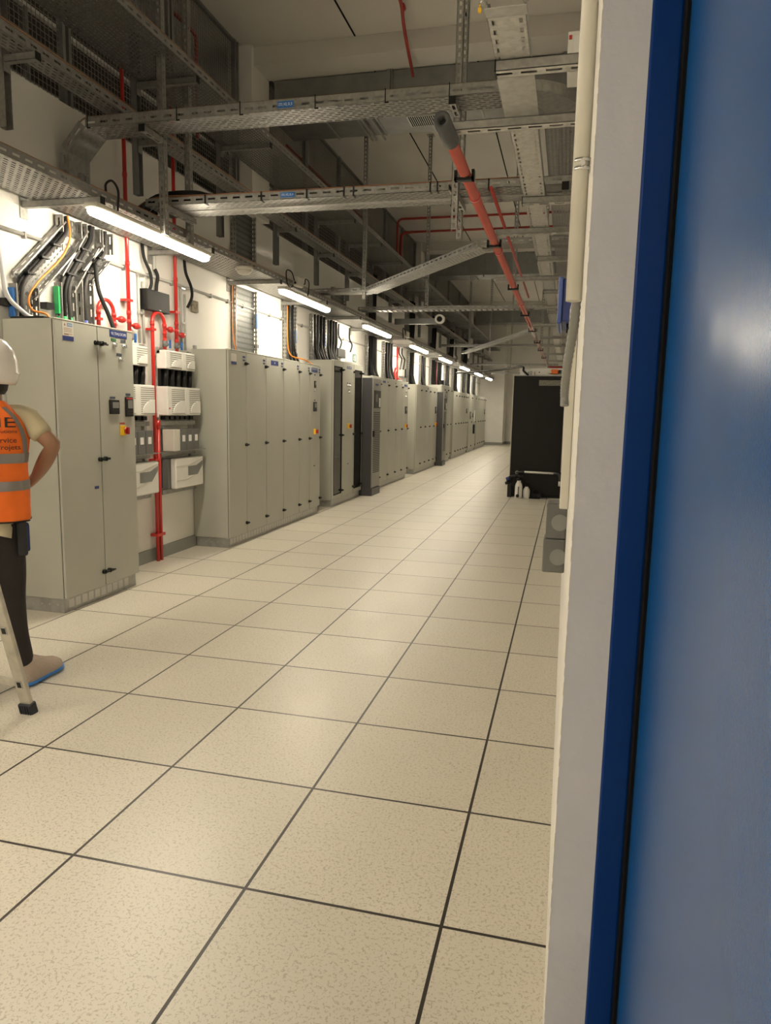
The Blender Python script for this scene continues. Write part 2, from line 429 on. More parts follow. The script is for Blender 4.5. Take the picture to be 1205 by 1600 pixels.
# ================================================================== ELECTRICAL CABINETS
def knob(b, x, y, z, bar=True, s=1):
    b.cyl((x, y, z), (x+.022*s, y, z), .017*s, 12)
    b.box(x+.018*s, y-.009*s, z-.007*s, x+.034*s, y+.026*s, z+.009*s)
def cabinet(label, y0, y1, x1, H, splits, depth=.40, far=0, glass=(), group=None, handles=True, skin=None, x0=None, lastk=True):
    xb = x1-depth if x0 is None else x0
    t = thing('electrical_cabinet', label, 'cabinet', ((xb+x1)/2, (y0+y1)/2, 0), group)
    body = B().box(xb, y0, .10, x1-.022, y1, H, bev=.004)
    obj('body', body, skin or CAB, t)
    pl = B().box(xb+.02, y0+.012, 0, x1-.03, y1-.012, .10)
    po = obj('plinth', pl, PLIN, t)
    if far < 2:
        q = B(); n = int((y1-y0-.1)/.072)
        for i in range(n):
            yy = y0+.06+i*.072
            q.box(x1-.031, yy, .025, x1-.0285, yy+.055, .085); 
        obj('knockout_plates', q, new_mat('plinth_plate_zinc', (.52,.52,.49), .45, metal=.35), po)
        q = B()
        for i in range(5):
            xx = xb+.06+i*.065
            q.cyl((xx, y0+.0125, .055), (xx, y0+.0095, .055), .007, 10)
        obj('plinth_rivets', q, ZNL, po)
    ys = [y0]+list(splits)+[y1]
    doors = []
    for i, (a, b_) in enumerate(zip(ys, ys[1:])):
        g = .004
        if i in glass:
            d = B(); fr = .07; wz0, wz1 = .17, H-.085
            d.box(x1-.018, a+g, .105, x1, a+fr*.6, H-.004).box(x1-.018, b_-fr*.6, .105, x1, b_-g, H-.004)
            d.box(x1-.018, a+fr*.6, .105, x1, b_-fr*.6, wz0).box(x1-.018, a+fr*.6, wz1, x1, b_-fr*.6, H-.004)
            do = obj('door', d, skin or CAB, t)
            obj('window_pane', B().box(x1-.010, a+fr*.6, wz0, x1-.006, b_-fr*.6, wz1), GLASSM, do)
            sl = B(); e = .008
            sl.box(x1-.006, a+fr*.6-.004, wz0, x1+.003, a+fr*.6+e, wz1).box(x1-.006, b_-fr*.6-e, wz0, x1+.003, b_-fr*.6+.004, wz1)
            sl.box(x1-.006, a+fr*.6, wz0-.004, x1+.003, b_-fr*.6, wz0+e).box(x1-.006, a+fr*.6, wz1-e, x1+.003, b_-fr*.6, wz1+.004)
            obj('window_seal', sl, GAP, do)
            ins = B(); col2 = B()
            for k in range(8):
                zz = wz0+.12+k*(wz1-wz0-.1)/8
                for m_ in range(3):
                    yy = a+.08+m_*(b_-a-.16)/3
                    (ins if (k+m_+i) % 3 else col2).box(x1-.0215, yy, zz, x1-.012, yy+(b_-a-.2)/3.4, zz+.12)
            obj('breaker_row', ins, DKG if i else MDG, t)
            obj('coloured_breakers', col2, new_mat('tan_breaker_plastic', (.42,.27,.08), .5) if i == 0 else BLK, t)
        else:
            do = obj('door', B().box(x1-.018, a+g, .105, x1, b_-g, H-.004, bev=.003 if far < 2 else 0), skin or CAB, t)
        if handles and (lastk or i < len(ys)-2):
            for zf in (.21, 1.04, H-.12):
                kb = B()
                if far < 2: knob(kb, x1, b_-.025, zf)
                else: kb.box(x1, b_-.05, zf-.02, x1+.03, b_-.01, zf+.02)
                obj('door_knob', kb, BLK, do)
        doors.append(do)
    # dark seams between body and doors
    sb = B().box(x1-.024, y0+.006, .108, x1-.0175, y1-.006, H-.008)
    obj('door_seal', sb, GAP, t)
    obj('top_edge', B().box(x1-.03, y0, H-.002, x1+.002, y1, H+.006), CABE, t)
    return t, doors
def plate(d, x, y0, y1, z0, z1, mat=None, name='label_plate'):
    return obj(name, B().box(x, y0, z0, x+.002, y1, z1), mat or BLUP, d)
GLASSM = bpy.data.materials.new('tinted_window_pane'); GLASSM.use_nodes = True
_nt, _N, _L = nm(GLASSM); _p = _N['Principled BSDF']
_p.inputs['Base Color'].default_value = (.012,.010,.008,1); _p.inputs['Roughness'].default_value = .06; _p.inputs['Alpha'].default_value = .80
_no = _N.new('ShaderNodeTexNoise'); _no.inputs['Scale'].default_value = 3; _L.new(_no.outputs['Fac'], _p.inputs['Specular IOR Level'])

def isolator(d, x, y, z, s=1.0):
    obj('isolator_plate', B().box(x, y-.032*s, z-.038*s, x+.012, y+.032*s, z+.038*s, bev=.004).box(x+.012, y-.03*s, z-.036*s, x+.03, y-.005*s, z+.036*s), YEL, d)
    obj('isolator_handle', B().cyl((x+.012, y+.005, z), (x+.04, y+.005, z), .026*s, 20).box(x+.04, y-.002, z-.026*s, x+.055, y+.012, z+.026*s), new_mat('dark_red_plastic', (.35,.012,.012), .35), d)
def sel_knob(d, x, y, z):
    obj('selector_switch', B().cyl((x, y, z), (x+.012, y, z), .017, 18).cyl((x+.012, y, z), (x+.02, y, z), .012, 14).box(x+.02, y-.003, z-.013, x+.03, y+.003, z+.013), CHR, d)
def display(d, x, y0, y1, z0, z1, name='display_panel'):
    obj(name, B().box(x, y0, z0, x+.012, y1, z1, bev=.003), BLK, d)
    q = B().box(x+.012, y0+.25*(y1-y0), z0+(z1-z0)*.42, x+.0135, y1-.1*(y1-y0), z1-(z1-z0)*.15)
    obj('display_screen', q, MDG, d)
    q = B(); n = 4
    for i in range(n):
        for j in range(2):
            yy = y0+(.2+.19*i)*(y1-y0); q.box(x+.012, yy, z0+(.10+.14*j)*(z1-z0), x+.0135, yy+.10*(y1-y0), z0+(.16+.14*j)*(z1-z0))
    obj('display_keys', q, GRYC, d)

XF = -3.27
# --- first cabinet
c1, d1 = cabinet('light grey two-door cabinet nearest the camera, behind the worker in the orange vest', 4.114, 4.99, XF, 1.985, [4.556], lastk=False)
d = d1[0]
# a paper notice with blue foot
nt_ = obj('notice_label', B().box(XF, 4.19, 1.852, XF+.0015, 4.30, 1.975), CRM, d)
obj('notice_foot', B().box(XF+.0015, 4.19, 1.852, XF+.0025, 4.30, 1.882), BLUP, d)
obj('notice_badge', B().box(XF+.0015, 4.237, 1.945, XF+.0025, 4.29, 1.968), new_mat('pale_blue_badge', (.15,.25,.42), .5), d)
text('notice_lettering', 'ATELIER', .045, .008, (XF+.0025, 4.241, 1.952), (0,1,0), (0,0,1), WHT, d)
q = B()
for z in (1.93, 1.92, 1.91, 1.895): q.box(XF+.0015, 4.205, z, XF+.002, 4.285, z+.003)
q.box(XF+.0015, 4.205, 1.889, XF+.002, 4.25, 1.894)
q.prism([(4.207, 1.948), (4.223, 1.948), (4.215, 1.965)], 0, .001, Matrix(((0,0,1,XF+.0015),(1,0,0,0),(0,1,0,0),(0,0,0,1))))
obj('notice_print', q, new_mat('brown_print', (.25,.12,.08), .6), d)
plate(d, XF, 4.465, 4.512, .83, .850)
d = d1[1]
plate(d, XF, 4.70, 4.912, 1.925, 1.975)
text('plate_lettering', 'VB2_TDHQ CVC SM2', .185, .022, (XF+.002, 4.714, 1.939), (0,1,0), (0,0,1), WHT, d)
plate(d, XF, 4.715, 4.775, 1.895, 1.915, GRNP, 'green_tag'); plate(d, XF, 4.835, 4.893, 1.895, 1.915, new_mat('slate_tag', (.05,.06,.10), .5), 'slate_tag')
plate(d, XF, 4.78, 4.84, 1.793, 1.812, MATS['slate_tag'], 'slate_tag')
for s, y, z in (('OUVERT', 4.722, 1.90), ('DEFAUT', 4.841, 1.90), ('ARRET', 4.789, 1.798)):
    text('tag_lettering', s, .044, .009, (XF+.002, y, z), (0,1,0), (0,0,1), GBOX2, d)
for y, z in ((4.749, 1.868), (4.868, 1.868), (4.814, 1.765)): sel_knob(d, XF, y, z)
display(d, XF, 4.665, 4.780, 1.365, 1.468); display(d, XF, 4.862, 4.955, 1.345, 1.492)
obj('red_strip', B().box(XF+.012, 4.866, 1.476, XF+.0135, 4.951, 1.487), RED, d)
plate(d, XF, 4.68, 4.742, 1.476, 1.492, MATS['slate_tag'], 'slate_tag'); plate(d, XF, 4.876, 4.935, 1.503, 1.520, MATS['slate_tag'], 'slate_tag')
isolator(d, XF, 4.822, 1.240, 1.0)
plate(d, XF, 4.79, 4.85, 1.287, 1.300, REDD, 'red_tag')
# double knobs across the seam
for z in (.209, 1.041, 1.865):
    kb = B(); knob(kb, XF, 4.59, z); 
    if z != 1.041: kb.cyl((XF+.02, 4.535, z), (XF+.02, 4.65, z-.004), .007, 8)
    obj('door_knob', kb, BLK, d)
# black cable gland plate on top
obj('gland_plate', B().box(-3.62, 4.13, 1.985, -3.36, 4.36, 2.0), BLK, c1)

# --- second cabinet (six doors)
c2, d2 = cabinet('long light grey cabinet with six doors, right of the red pipes', 6.60, 9.34, XF, 1.995, [7.01, 7.526, 8.041, 8.558, 8.933])
nt_ = plate(d2[0], XF, 6.66, 6.78, 1.855, 1.96, CRM, 'notice_label'); plate(d2[0], XF+.001, 6.66, 6.78, 1.855, 1.882, BLUP, 'notice_foot')
for i, y in enumerate((6.93, 7.44, 7.96, 8.47, 8.86, 9.27)):
    plate(d2[i], XF, y, y+.055, 1.93, 1.952, BLUP, 'number_tag'); plate(d2[i], XF, y, y+.055, 1.90, 1.918, MATS['slate_tag'], 'number_tag')
plate(d2[2], XF, 7.66, 7.87, 1.905, 1.958); text('plate_lettering', 'SM', .03, .02, (XF+.002, 7.75, 1.922), (0,1,0), (0,0,1), WHT, d2[2])
plate(d2[5], XF, 8.99, 9.22, 1.90, 1.955); text('plate_lettering', 'VB2_TDHQ CVC SM1', .20, .02, (XF+.002, 9.0, 1.928), (0,1,0), (0,0,1), WHT, d2[5])
plate(d2[5], XF, 9.09, 9.14, 1.858, 1.875, MATS['slate_tag'], 'slate_tag'); display(d2[5], XF, 9.09, 9.15, 1.70, 1.79)
plate(d2[5], XF, 9.09, 9.14, 1.53, 1.545, MATS['slate_tag'], 'slate_tag'); display(d2[5], XF, 9.06, 9.18, 1.39, 1.515)
sel_knob(d2[5], XF, 9.11, 1.665)
isolator(d2[5], XF, 9.11, 1.125, 1.0); plate(d2[5], XF, 9.09, 9.14, .66, .675, BLK, 'small_tag')
obj('lifting_lug', B().box(-3.655, 6.602, 1.995, -3.63, 6.64, 2.03), ZN, c2)

# --- third (taller, windowed)
c3, d3 = cabinet('tall light grey cabinet with two narrow dark glazed doors', 9.90, 11.40, XF, 2.12, [10.36, 10.93], glass=(0, 2), depth=.40)
plate(d3[1], XF, 10.55, 10.78, 2.03, 2.068); text('plate_lettering', 'VB2_TGBT', .18, .018, (XF+.002, 10.57, 2.04), (0,1,0), (0,0,1), WHT, d3[1])
isolator(d3[1], XF, 10.64, 1.17, 1.1)
for y, z in ((10.58, 1.78), (10.70, 1.78), (10.66, 1.68)):
    sel_knob(d3[1], XF, y, z); plate(d3[1], XF, y-.03, y+.03, z+.03, z+.045, MATS['slate_tag'], 'slate_tag')
plate(d3[1], XF, 10.63, 10.67, .58, .60, BLK, 'small_tag')

# --- dark power unit
def power_unit(label, y0, y1, x1, H):
    t = thing('power_supply_unit', label, 'cabinet', (x1-.28, (y0+y1)/2, 0))
    obj('body', B().box(x1-.545, y0, .12, x1-.02, y1, H, bev=.004), DKG, t)
    obj('plinth', B().box(x1-.54, y0, 0, x1+.004, y1, .12), DKG, t)
    dr_ = obj('door', B().box(x1-.018, y0+.01, .14, x1, y1-.01, H-.01, bev=.003), BRONZ, t)
    q = B()
    n = int((1.42-.38)/.03)
    for i in range(n): q.box(x1, y0+.06, .38+i*.03, x1+.003, y1-.05, .38+i*.03+.016)
    obj('louvres', q, BLK, dr_)
    obj('control_panel', B().box(x1, y0+.08, 1.45, x1+.012, y1-.05, 1.74), BLK, dr_)
    obj('screen', B().box(x1+.012, y0+.13, 1.55, x1+.014, y0+.27, 1.68), GBOX, dr_)
    obj('white_label', B().box(x1+.012, y1-.17, 1.47, x1+.014, y1-.08, 1.62), WHP, dr_)
    obj('brand_plate', B().box(x1, y0+.14, H-.12, x1+.002, y1-.18, H-.09), BLUP, dr_)
    obj('door_handle', B().box(x1, y0+.01, .98, x1+.03, y0+.05, 1.08), BLK, dr_)
    return t
power_unit('dark grey louvred power unit between the glazed cabinet and the five-door cabinet', 11.45, 11.97, -3.10, 1.94)
c4, d4 = cabinet('light grey cabinet right of the nearer dark power unit', 12.0, 14.9, XF, 1.995, [12.58, 13.2, 13.8, 14.35], far=1)
for i, y in enumerate((12.5, 13.1, 13.72, 14.27)): plate(d4[i], XF, y, y+.05, 1.92, 1.945, MATS['slate_tag'], 'number_tag')
plate(d4[1], XF, 12.75, 12.95, 1.91, 1.95)
display(d4[4], XF, 14.62, 14.8, 1.35, 1.50); isolator(d4[4], XF, 14.68, 1.1, 1.2)
plate(d4[4], XF, 14.5, 14.78, 1.9, 1.945); 
for z in (1.8, 1.7): sel_knob(d4[4], XF, 14.66, z)
c5, d5 = cabinet('light grey cabinet with five doors, second from the dark power units', 15.77, 18.40, XF, 1.995, [16.3, 16.85, 17.4, 17.95], far=1)
display(d5[4], XF, 18.1, 18.28, 1.35, 1.52); isolator(d5[4], XF, 18.2, 1.08, 1.3); plate(d5[2], XF, 17.0, 17.2, 1.92, 1.95)
power_unit('dark grey louvred power unit farther down the row', 18.46, 18.94, -3.11, 1.90)
c6, d6 = cabinet('tall light grey cabinet just behind the farther dark power unit', 19.0, 20.7, XF, 2.10, [19.55, 20.1], far=1)
display(d6[1], XF, 19.7, 19.9, 1.7, 1.95)
c7, d7 = cabinet('light grey cabinet with many doors beyond the farther power unit', 21.25, 24.4, XF-.02, 1.995, [21.8, 22.4, 22.95, 23.5, 24.0], far=2, depth=.375)
display(d7[5], XF-.02, 24.05, 24.3, 1.35, 1.5)
c8, d8 = cabinet('light grey cabinet with meters and a white strip, third from the far wall end', 24.8, 26.6, XF-.02, 1.995, [25.5], far=2, depth=.375)
display(d8[0], XF-.02, 25.0, 25.3, 1.15, 1.4); display(d8[1], XF-.02, 25.7, 25.9, 1.2, 1.35)
obj('white_strip', B().box(XF-.02, 26.15, 1.05, XF-.005, 26.4, 1.45), WHP, d8[1])
obj('black_lever', B().box(XF-.02, 25.95, .62, XF+.04, 26.1, .95), BLK, d8[1])
c9, d9 = cabinet('light grey cabinet last in the row next to the far wall', 26.9, 29.8, XF-.02, 1.99, [27.5, 28.1, 28.7, 29.25], far=2, depth=.375)
display(d9[4], XF-.02, 29.4, 29.65, 1.3, 1.5)

# ================================================================== CABLE TRAYS
def tray(label, p0, p1, w, lip=.06, upv=(0,0,1), base=None, rail=None, group=None, name='cable_tray', parent=None, rails=(1,-1), flange=.01):
    p0, p1 = V(p0), V(p1); M = frame(p0, p1-p0, upv); Ln = (p1-p0).length
    if parent is None:
        t = thing(name, label, 'cable tray', group=group, M=M)
    else: t = parent
    def mk(nm_, b, m_):
        if parent is None: return obj(nm_, b, m_, t, local=True)
        o = obj(nm_, b, m_, t, local=True); o.matrix_local = root_of(t).matrix_basis.inverted() @ M; return o
    mk('tray_base', B().box(0, -w/2, 0, Ln, w/2, .002), base or TB)
    for s_ in rails:
        y = s_*w/2
        mk('side_rail', B().box(0, min(y, y-s_*.002), 0, Ln, max(y, y-s_*.002), lip).box(0, min(y, y-s_*flange), lip-.002, Ln, max(y, y-s_*flange), lip), rail or TL)
    return t
def channel(label, p0, p1, w=.041, h=.041, open_dir=(0,0,1), name='support_channel', cat='bracket', group=None, web=None, side=None, cap=False, plate_=False):
    """slotted C channel; local X along its length, opening towards open_dir"""
    p0, p1 = V(p0), V(p1); M = frame(p0, p1-p0, open_dir); Ln = (p1-p0).length
    t = thing(name, label, cat, group=group, M=M)
    obj('web', B().box(0, -w/2, 0, Ln, w/2, .0025), web or STB, t, local=True)
    for s_ in (1, -1):
        y = s_*w/2
        obj('flange', B().box(0, min(y, y-s_*.0025), 0, Ln, max(y, y-s_*.0025), h).box(0, min(y, y-s_*.011), h-.0025, Ln, max(y, y-s_*.011), h), side or ZN, t, local=True)
    if cap: obj('end_cap', B().box(Ln, -w/2-.002, -.003, Ln+.006, w/2+.002, h+.003), BLK, t, local=True)
    if plate_: obj('wall_plate', B().box(-.004, -.035, -.07, .004, .035, h+.05), ZN, t, local=True); 
    return t

tray('long perforated tray on the left wall that carries the tube lights', (-3.34, -1.0, 2.79), (-3.34, 30.9, 2.79), .48, .058)
for i in range(19):
    y = 4.37+1.535*(i-1)
    if i == 0: continue
    if y > 30.5: break
    t = channel('galvanised wall bracket under the light-carrying tray, %s from the camera' % ORD[i-1], (-3.675, y, 2.748), (-3.06, y, 2.748), group='wall brackets under the lower tray', name='wall_bracket', cap=True, plate_=True, web=ZN)
tray('narrow high tray running along the left wall above the posts', (-3.265, 0, 3.50), (-3.265, 30.8, 3.50), .15, .06)
tray('wide high tray along the left wall below the wire mesh', (-3.122, 0, 3.925), (-3.122, 30.8, 3.925), .52, .06, base=hole_mat('fine_perforated_sheet', 'XY', .04, .03, .024, .011, col=(.22,.22,.205)))
for i in range(19):
    y = 3.95+1.404*i
    if y > 30.5: break
    t = thing('wall_post', 'vertical galvanised post with two tray arms beside the left wall, %s from the camera' % ORD[i], 'post', (-3.42, y, 3.09), 'wall posts with tray arms')
    xa = -3.445
    b = B().box(xa, y-.03, 3.09, xa+.003, y+.03, 4.3).box(xa, y-.03, 3.09, xa+.055, y-.027, 4.3).box(xa, y+.027, 3.09, xa+.055, y+.03, 4.3)
    obj('upright', b, ZND if i else ZN, t)
    for z, x1 in ((3.455, -3.17), (3.88, -2.88)):
        a = obj('arm', B().box(xa+.05, y-.02, z, x1, y+.02, z+.003).box(xa+.05, y-.02, z, x1, y-.017, z+.041).box(xa+.05, y+.017, z, x1, y+.02, z+.041).box(xa+.05, y-.03, z-.05, xa+.056, y+.03, z+.09), ZN, t)
        obj('end_cap', B().box(x1, y-.022, z-.002, x1+.005, y+.022, z+.043), BLK, a)

# transverse tray one (nearest), with drop to the wall tray
def rod_clip(b, x, y, z, d=(0,0,1)):
    b.box(x-.006, y-.012, z-.07, x+.006, y+.004, z+.01)
t = tray('nearest high transverse tray with the dropped left end and blue tag', (-3.42, 4.84, 3.372), (-.40, 4.84, 3.372), .245, .07)
tray(None, (-3.57, 4.84, 3.22), (-3.42, 4.84, 3.372), .245, .07, upv=(-.6,0,.6), parent=t, base=ZN)
tray(None, (-3.575, 4.84, 2.82), (-3.57, 4.84, 3.22), .245, .07, upv=(-1,0,.02), parent=t, base=ZN)
obj('blue_tag', B().box(-1.962, 4.7155, 3.386, -1.85, 4.717, 3.428), BLUT, t)
text('tag_lettering', 'CFO_HQ_SS_B', .096, .02, (-1.955, 4.7153, 3.397), (1,0,0), (0,0,1), WHT, t)
for x in (-3.4, -2.7, -2.23, -1.70, -1.23, -.82): obj('cable_tie', B().box(x-.003, 4.713, 3.37, x+.003, 4.7165, 3.45).box(x-.003, 4.713, 3.362, x+.023, 4.7165, 3.37), BLK, t)
single('earth_cable', B().tube(bend([(-3.60, 4.73, 2.88), (-3.60, 4.73, 3.24), (-3.45, 4.73, 3.446), (-3.3, 4.735, 3.446), (-.45, 4.735, 3.446)], .06), .005, 8), COP, 'copper earth cable along the nearest high transverse tray', 'cable')
t = tray('second transverse tray with orange cable and blue tag, over the nearest lights', (-3.20, 5.28, 2.93), (0, 5.28, 2.93), .35, .055)
obj('blue_tag', B().box(-2.10, 5.1025, 2.94, -1.99, 5.1045, 2.975), BLUT, t)
text('tag_lettering', 'CFO_HQ_SS_A', .092, .017, (-2.094, 5.1024, 2.949), (1,0,0), (0,0,1), WHT, t)
obj('joint_ridge', B().box(-3.2, 5.27, 2.922, 0, 5.30, 2.931), ZN, t)
for x in (-2.7, -2.25, -1.9, -1.62, -1.55, -1.0, -.95, -.6): obj('cable_tie', B().box(x-.005, 5.098, 2.93, x+.005, 5.1035, 2.99).box(x-.005, 5.098, 2.925, x+.005, 5.15, 2.93), BLK, t)
for k, (dy, m_, l_) in enumerate(((0, new_mat('dull_orange_sheath', (.30,.13,.06), .5), 'dull orange cable'), (.012, COP, 'copper earth cable'), (.03, WHTC, 'pale cable'))):
    single('cable', B().tube(smooth_path([(-3.3, 5.13+dy, 2.93), (-3.1, 5.13+dy, 3.0), (-2.6, 5.115+dy, 2.990), (-.35, 5.115+dy, 2.990)], 5), .0055, 8), m_, l_+' lying along the front edge of the second transverse tray', 'cable')
for k in range(5):
    single('power_cable', B().tube(smooth_path([(-3.50, 4.9+k*.03, 2.82), (-3.3, 5.05+k*.05, 2.86), (-3.15, 5.18+k*.045, 3.02+.012*(k%3)), (-2.85, 5.18+k*.045, 3.035+.012*(k%2)), (-2.55, 5.18+k*.045, 2.985), (-1.6, 5.18+k*.045, 2.955), (-.4, 5.18+k*.045, 2.955)], 5), .016, 8), BLKC, 'black power cable swinging from the wall tray onto the second transverse tray', 'cable', 'black cables on the second transverse tray')
# third: straight stub, then a diagonal run, then transverse
t = tray('third transverse tray that turns into a diagonal run', (-3.4, 9.25, 2.92), (-2.56, 9.25, 2.92), .2, .055)
tray(None, (-2.58, 9.27, 2.92), (-.80, 6.86, 2.92), .2, .055, parent=t)
tray(None, (-.84, 6.84, 2.92), (-.02, 6.84, 2.92), .2, .055, parent=t)
tray('fourth transverse tray with the striped underside, straight across the aisle', (-3.2, 10.95, 2.92), (-.02, 10.95, 2.92), .2, .055, base=hole_mat('cross_slotted_sheet', 'XY', .08, .2, .035, .15, 0, cen=True))
tray('farther diagonal tray rising right across the aisle', (-2.75, 19.27, 2.92), (-.70, 13.9, 2.92), .15, .055)
tray('far transverse tray beyond the farther diagonal tray', (-3.2, 18.25, 3.02), (-.05, 18.25, 3.02), .15, .055)
tray('far transverse tray close to the end of the tube light row', (-3.2, 24.0, 2.92), (-.05, 24.0, 2.92), .15, .055)
tray('farthest transverse tray below the end wall', (-3.2, 28.2, 2.86), (-.05, 28.2, 2.86), .15, .055)
# longitudinal trays on the right
t = tray('solid long tray on the right carried by cross struts, with open near end', (-.295, 2.86, 2.866), (-.295, 30, 2.866), .142, .05, base=TBL, rail=hole_mat('tray_lip_right', 'XZ', .05, .05, .02, .010, 0))
obj('end_bend', B().box(-.37, 2.80, 2.868, -.22, 2.86, 2.872), ZNL, t)
for x in (-.372, -.222):
    obj('end_bolt', B().cyl((x, 2.80, 2.885), (x, 2.86, 2.95), .010, 10).cyl((x-.012, 2.81, 2.90), (x+.012, 2.81, 2.90), .012, 10), ZN, t)
obj('yellow_clip', B().box(-.392, 2.80, 2.862, -.380, 2.81, 2.876).cyl((-.386, 2.805, 2.876), (-.386, 2.805, 2.89), .003), YEL, t)
q = B().box(-.375, 3.32, 2.862, -.215, 3.92, 2.8655)
obj('joint_plate', q, ZNL, t)
t = tray('dotted tray against the right wall above the long solid tray', (-.160, 5.10, 3.372), (-.160, 30, 3.372), .20, .065, base=TBD)
# curved elbow joining the nearest transverse tray to the dotted tray
def elbow():
    b = B(); lp = B(); lp2 = B(); n = 8
    c = V((-.395, 5.10, 3.372)); 
    for i in range(n):
        a0, a1 = -PI/2+PI/2*i/n, -PI/2+PI/2*(i+1)/n
        P = lambda r, a, z: (c.x+r*math.cos(a), c.y+r*math.sin(a)*1.0, z)
        vs = [b.bm.verts.new(P(r, a, 3.373)) for r, a in ((.14, a0), (.36, a0), (.36, a1), (.14, a1))]
        b.bm.faces.new(vs)
        for r in (.14, .36):
            tgt = lp if r < .2 else lp2
            for dr in (0, .002):
                vs = [tgt.bm.verts.new(P(r+dr, a, z)) for a, z in ((a0, 3.372), (a1, 3.372), (a1, 3.44), (a0, 3.44))]
                tgt.bm.faces.new(vs)
    return b, lp, lp2
b_, l_, l2_ = elbow()
t = thing('tray_elbow', 'curved tray elbow between the nearest transverse tray and the dotted tray', 'cable tray', (-.25, 4.9, 3.37))
obj('elbow_base', b_, ZN, t); obj('elbow_rail', l_, ZN, t); obj('elbow_rail', l2_, ZN, t)
# cross struts off the right wall
STR = [(3.21,-.362,0),(3.80,-.675,1),(5.15,-.37,0),(5.98,-.63,1),(7.05,-.35,0),(8.05,-.83,1),(8.95,-.35,0),(10.25,-.52,1),(10.75,-.345,0),(12.25,-.61,1),(14.3,-.59,1),(16.1,-.58,1),(18.3,-.65,1),(20.8,-.6,1),(23.4,-.6,1)]
for i, (y, x0, lg) in enumerate(STR):
    channel('%s galvanised cross strut off the right wall, %s from the camera' % ('long' if lg else 'short', ORD[i]), (.02, y, 2.822), (x0, y, 2.822), name='cross_strut', group='cross struts off the right wall', cap=not lg, w=.066)

# hanging posts
def hang(label, x, y, z0, rot=0, z1=5.355):
    t = thing('hanging_post', label, 'post', (x, y, z0), 'slotted posts hanging from the ceiling')
    L_ = z1-z0
    M = frame((0, 0, 0), (0,0,1), (0,1,0) if rot == 0 else (1,0,0))
    a = obj('web', B().box(0, -.0225, 0, L_, .0225, .003), PST, t, local=True); a.matrix_local = M
    for s_ in (1, -1):
        y_ = s_*.0225
        a = obj('flange', B().box(0, min(y_, y_-s_*.003), -.0, L_, max(y_, y_-s_*.003), .05), PSS, t, local=True); a.matrix_local = M
    obj('ceiling_plate', B().box(x-.05, y-.05, z1-.006, x+.05, y+.07, z1), ZN, t)
    return t
hang('near slotted hanging post in front of the second transverse tray, left of centre', -2.985, 4.98, 2.69)
hang('slotted hanging post right behind the second transverse tray, left of centre', -3.06, 5.49, 2.735)
hang('slotted hanging post in front of the second transverse tray beside the red pipe', -.80, 4.93, 2.63)
hang('slotted hanging post behind the second transverse tray beside the red pipe', -.855, 5.50, 2.70)
hang('slotted hanging post at the left bend of the diagonal tray', -2.62, 9.13, 2.83)
hang('slotted hanging post at the right end of the diagonal tray', -.735, 9.3, 2.94)
hang('slotted hanging post in front of the second ceiling beam, over the fourth transverse tray', -2.13, 10.8, 2.95)
hang('slotted hanging post left of centre beyond the second ceiling beam', -1.98, 18.35, 2.85)
hang('slotted hanging post at the left end of the farther diagonal tray', -2.6, 19.1, 2.8)
hang('slotted hanging post near the farthest transverse trays', -1.9, 24.1, 2.8)
hang('slotted hanging post on the right above the far cross struts', -.55, 14.0, 2.7)
hang('slotted hanging post on the right close to the end wall', -.62, 20.9, 2.7)
for l_, x, y0, y1, z in (('left arm carrying the nearest two transverse trays', -3.0, 3.92, 5.56, 2.875+.02), ('right arm carrying the nearest two transverse trays', -.79, 3.90, 5.60, 2.875+.02)):
    pass
channel('short black-capped arm under the nearest transverse tray, left end', (-2.985, 4.98, 3.327), (-2.985, 4.74, 3.327), name='support_arm', cap=True)
channel('short black-capped arm under the nearest transverse tray, beside the red pipe', (-.80, 4.93, 3.327), (-.80, 4.72, 3.327), name='support_arm', cap=True)
channel('arm under the second transverse tray between the left hanging posts', (-3.01, 5.5, 2.885), (-3.01, 5.0, 2.885), name='support_arm')
channel('arm under the second transverse tray between the right hanging posts', (-.83, 5.52, 2.885), (-.83, 4.96, 2.885), name='support_arm')
t = thing('support_arm', 'black-capped arm under the right end of the second transverse tray', 'bracket', (-.10, 5.3, 2.88))
obj('web', B().box(-.115, 5.06, 2.885, -.075, 5.6, 2.925), ZN, t); obj('end_cap', B().box(-.118, 5.05, 2.88, -.072, 5.06, 2.93), BLK, t)

# cables along the wall-side trays
for i, (x, z, r, m_, l_) in enumerate(((-3.108, 2.855, .006, COP, 'copper earth cable on the front lip of the light-carrying tray'),
        (-3.188, 3.566, .006, COP, 'copper earth cable on the lip of the narrow high tray'), (-2.868, 3.99, .005, COP, 'copper earth cable on the lip of the wide high tray'),
        (-3.125, 2.853, .008, GRYC, 'grey cable beside the lip of the light-carrying tray'))):
    single('cable', B().tube([(x, .5, z)]+[(x+random.uniform(-.004,.004), y, z+random.uniform(-.003,.003)) for y in range(2, 31)], r, 6), m_, l_, 'cable')
for k in range(7):
    single('power_cable', B().tube([(-3.53+k*.055, 0, 2.81)]+[(-3.53+k*.055+random.uniform(-.01,.01), y, 2.812) for y in range(2, 31, 2)], .017, 6), BLKC, 'black power cable lying in the light-carrying tray', 'cable', 'black cables in the lower wall tray')

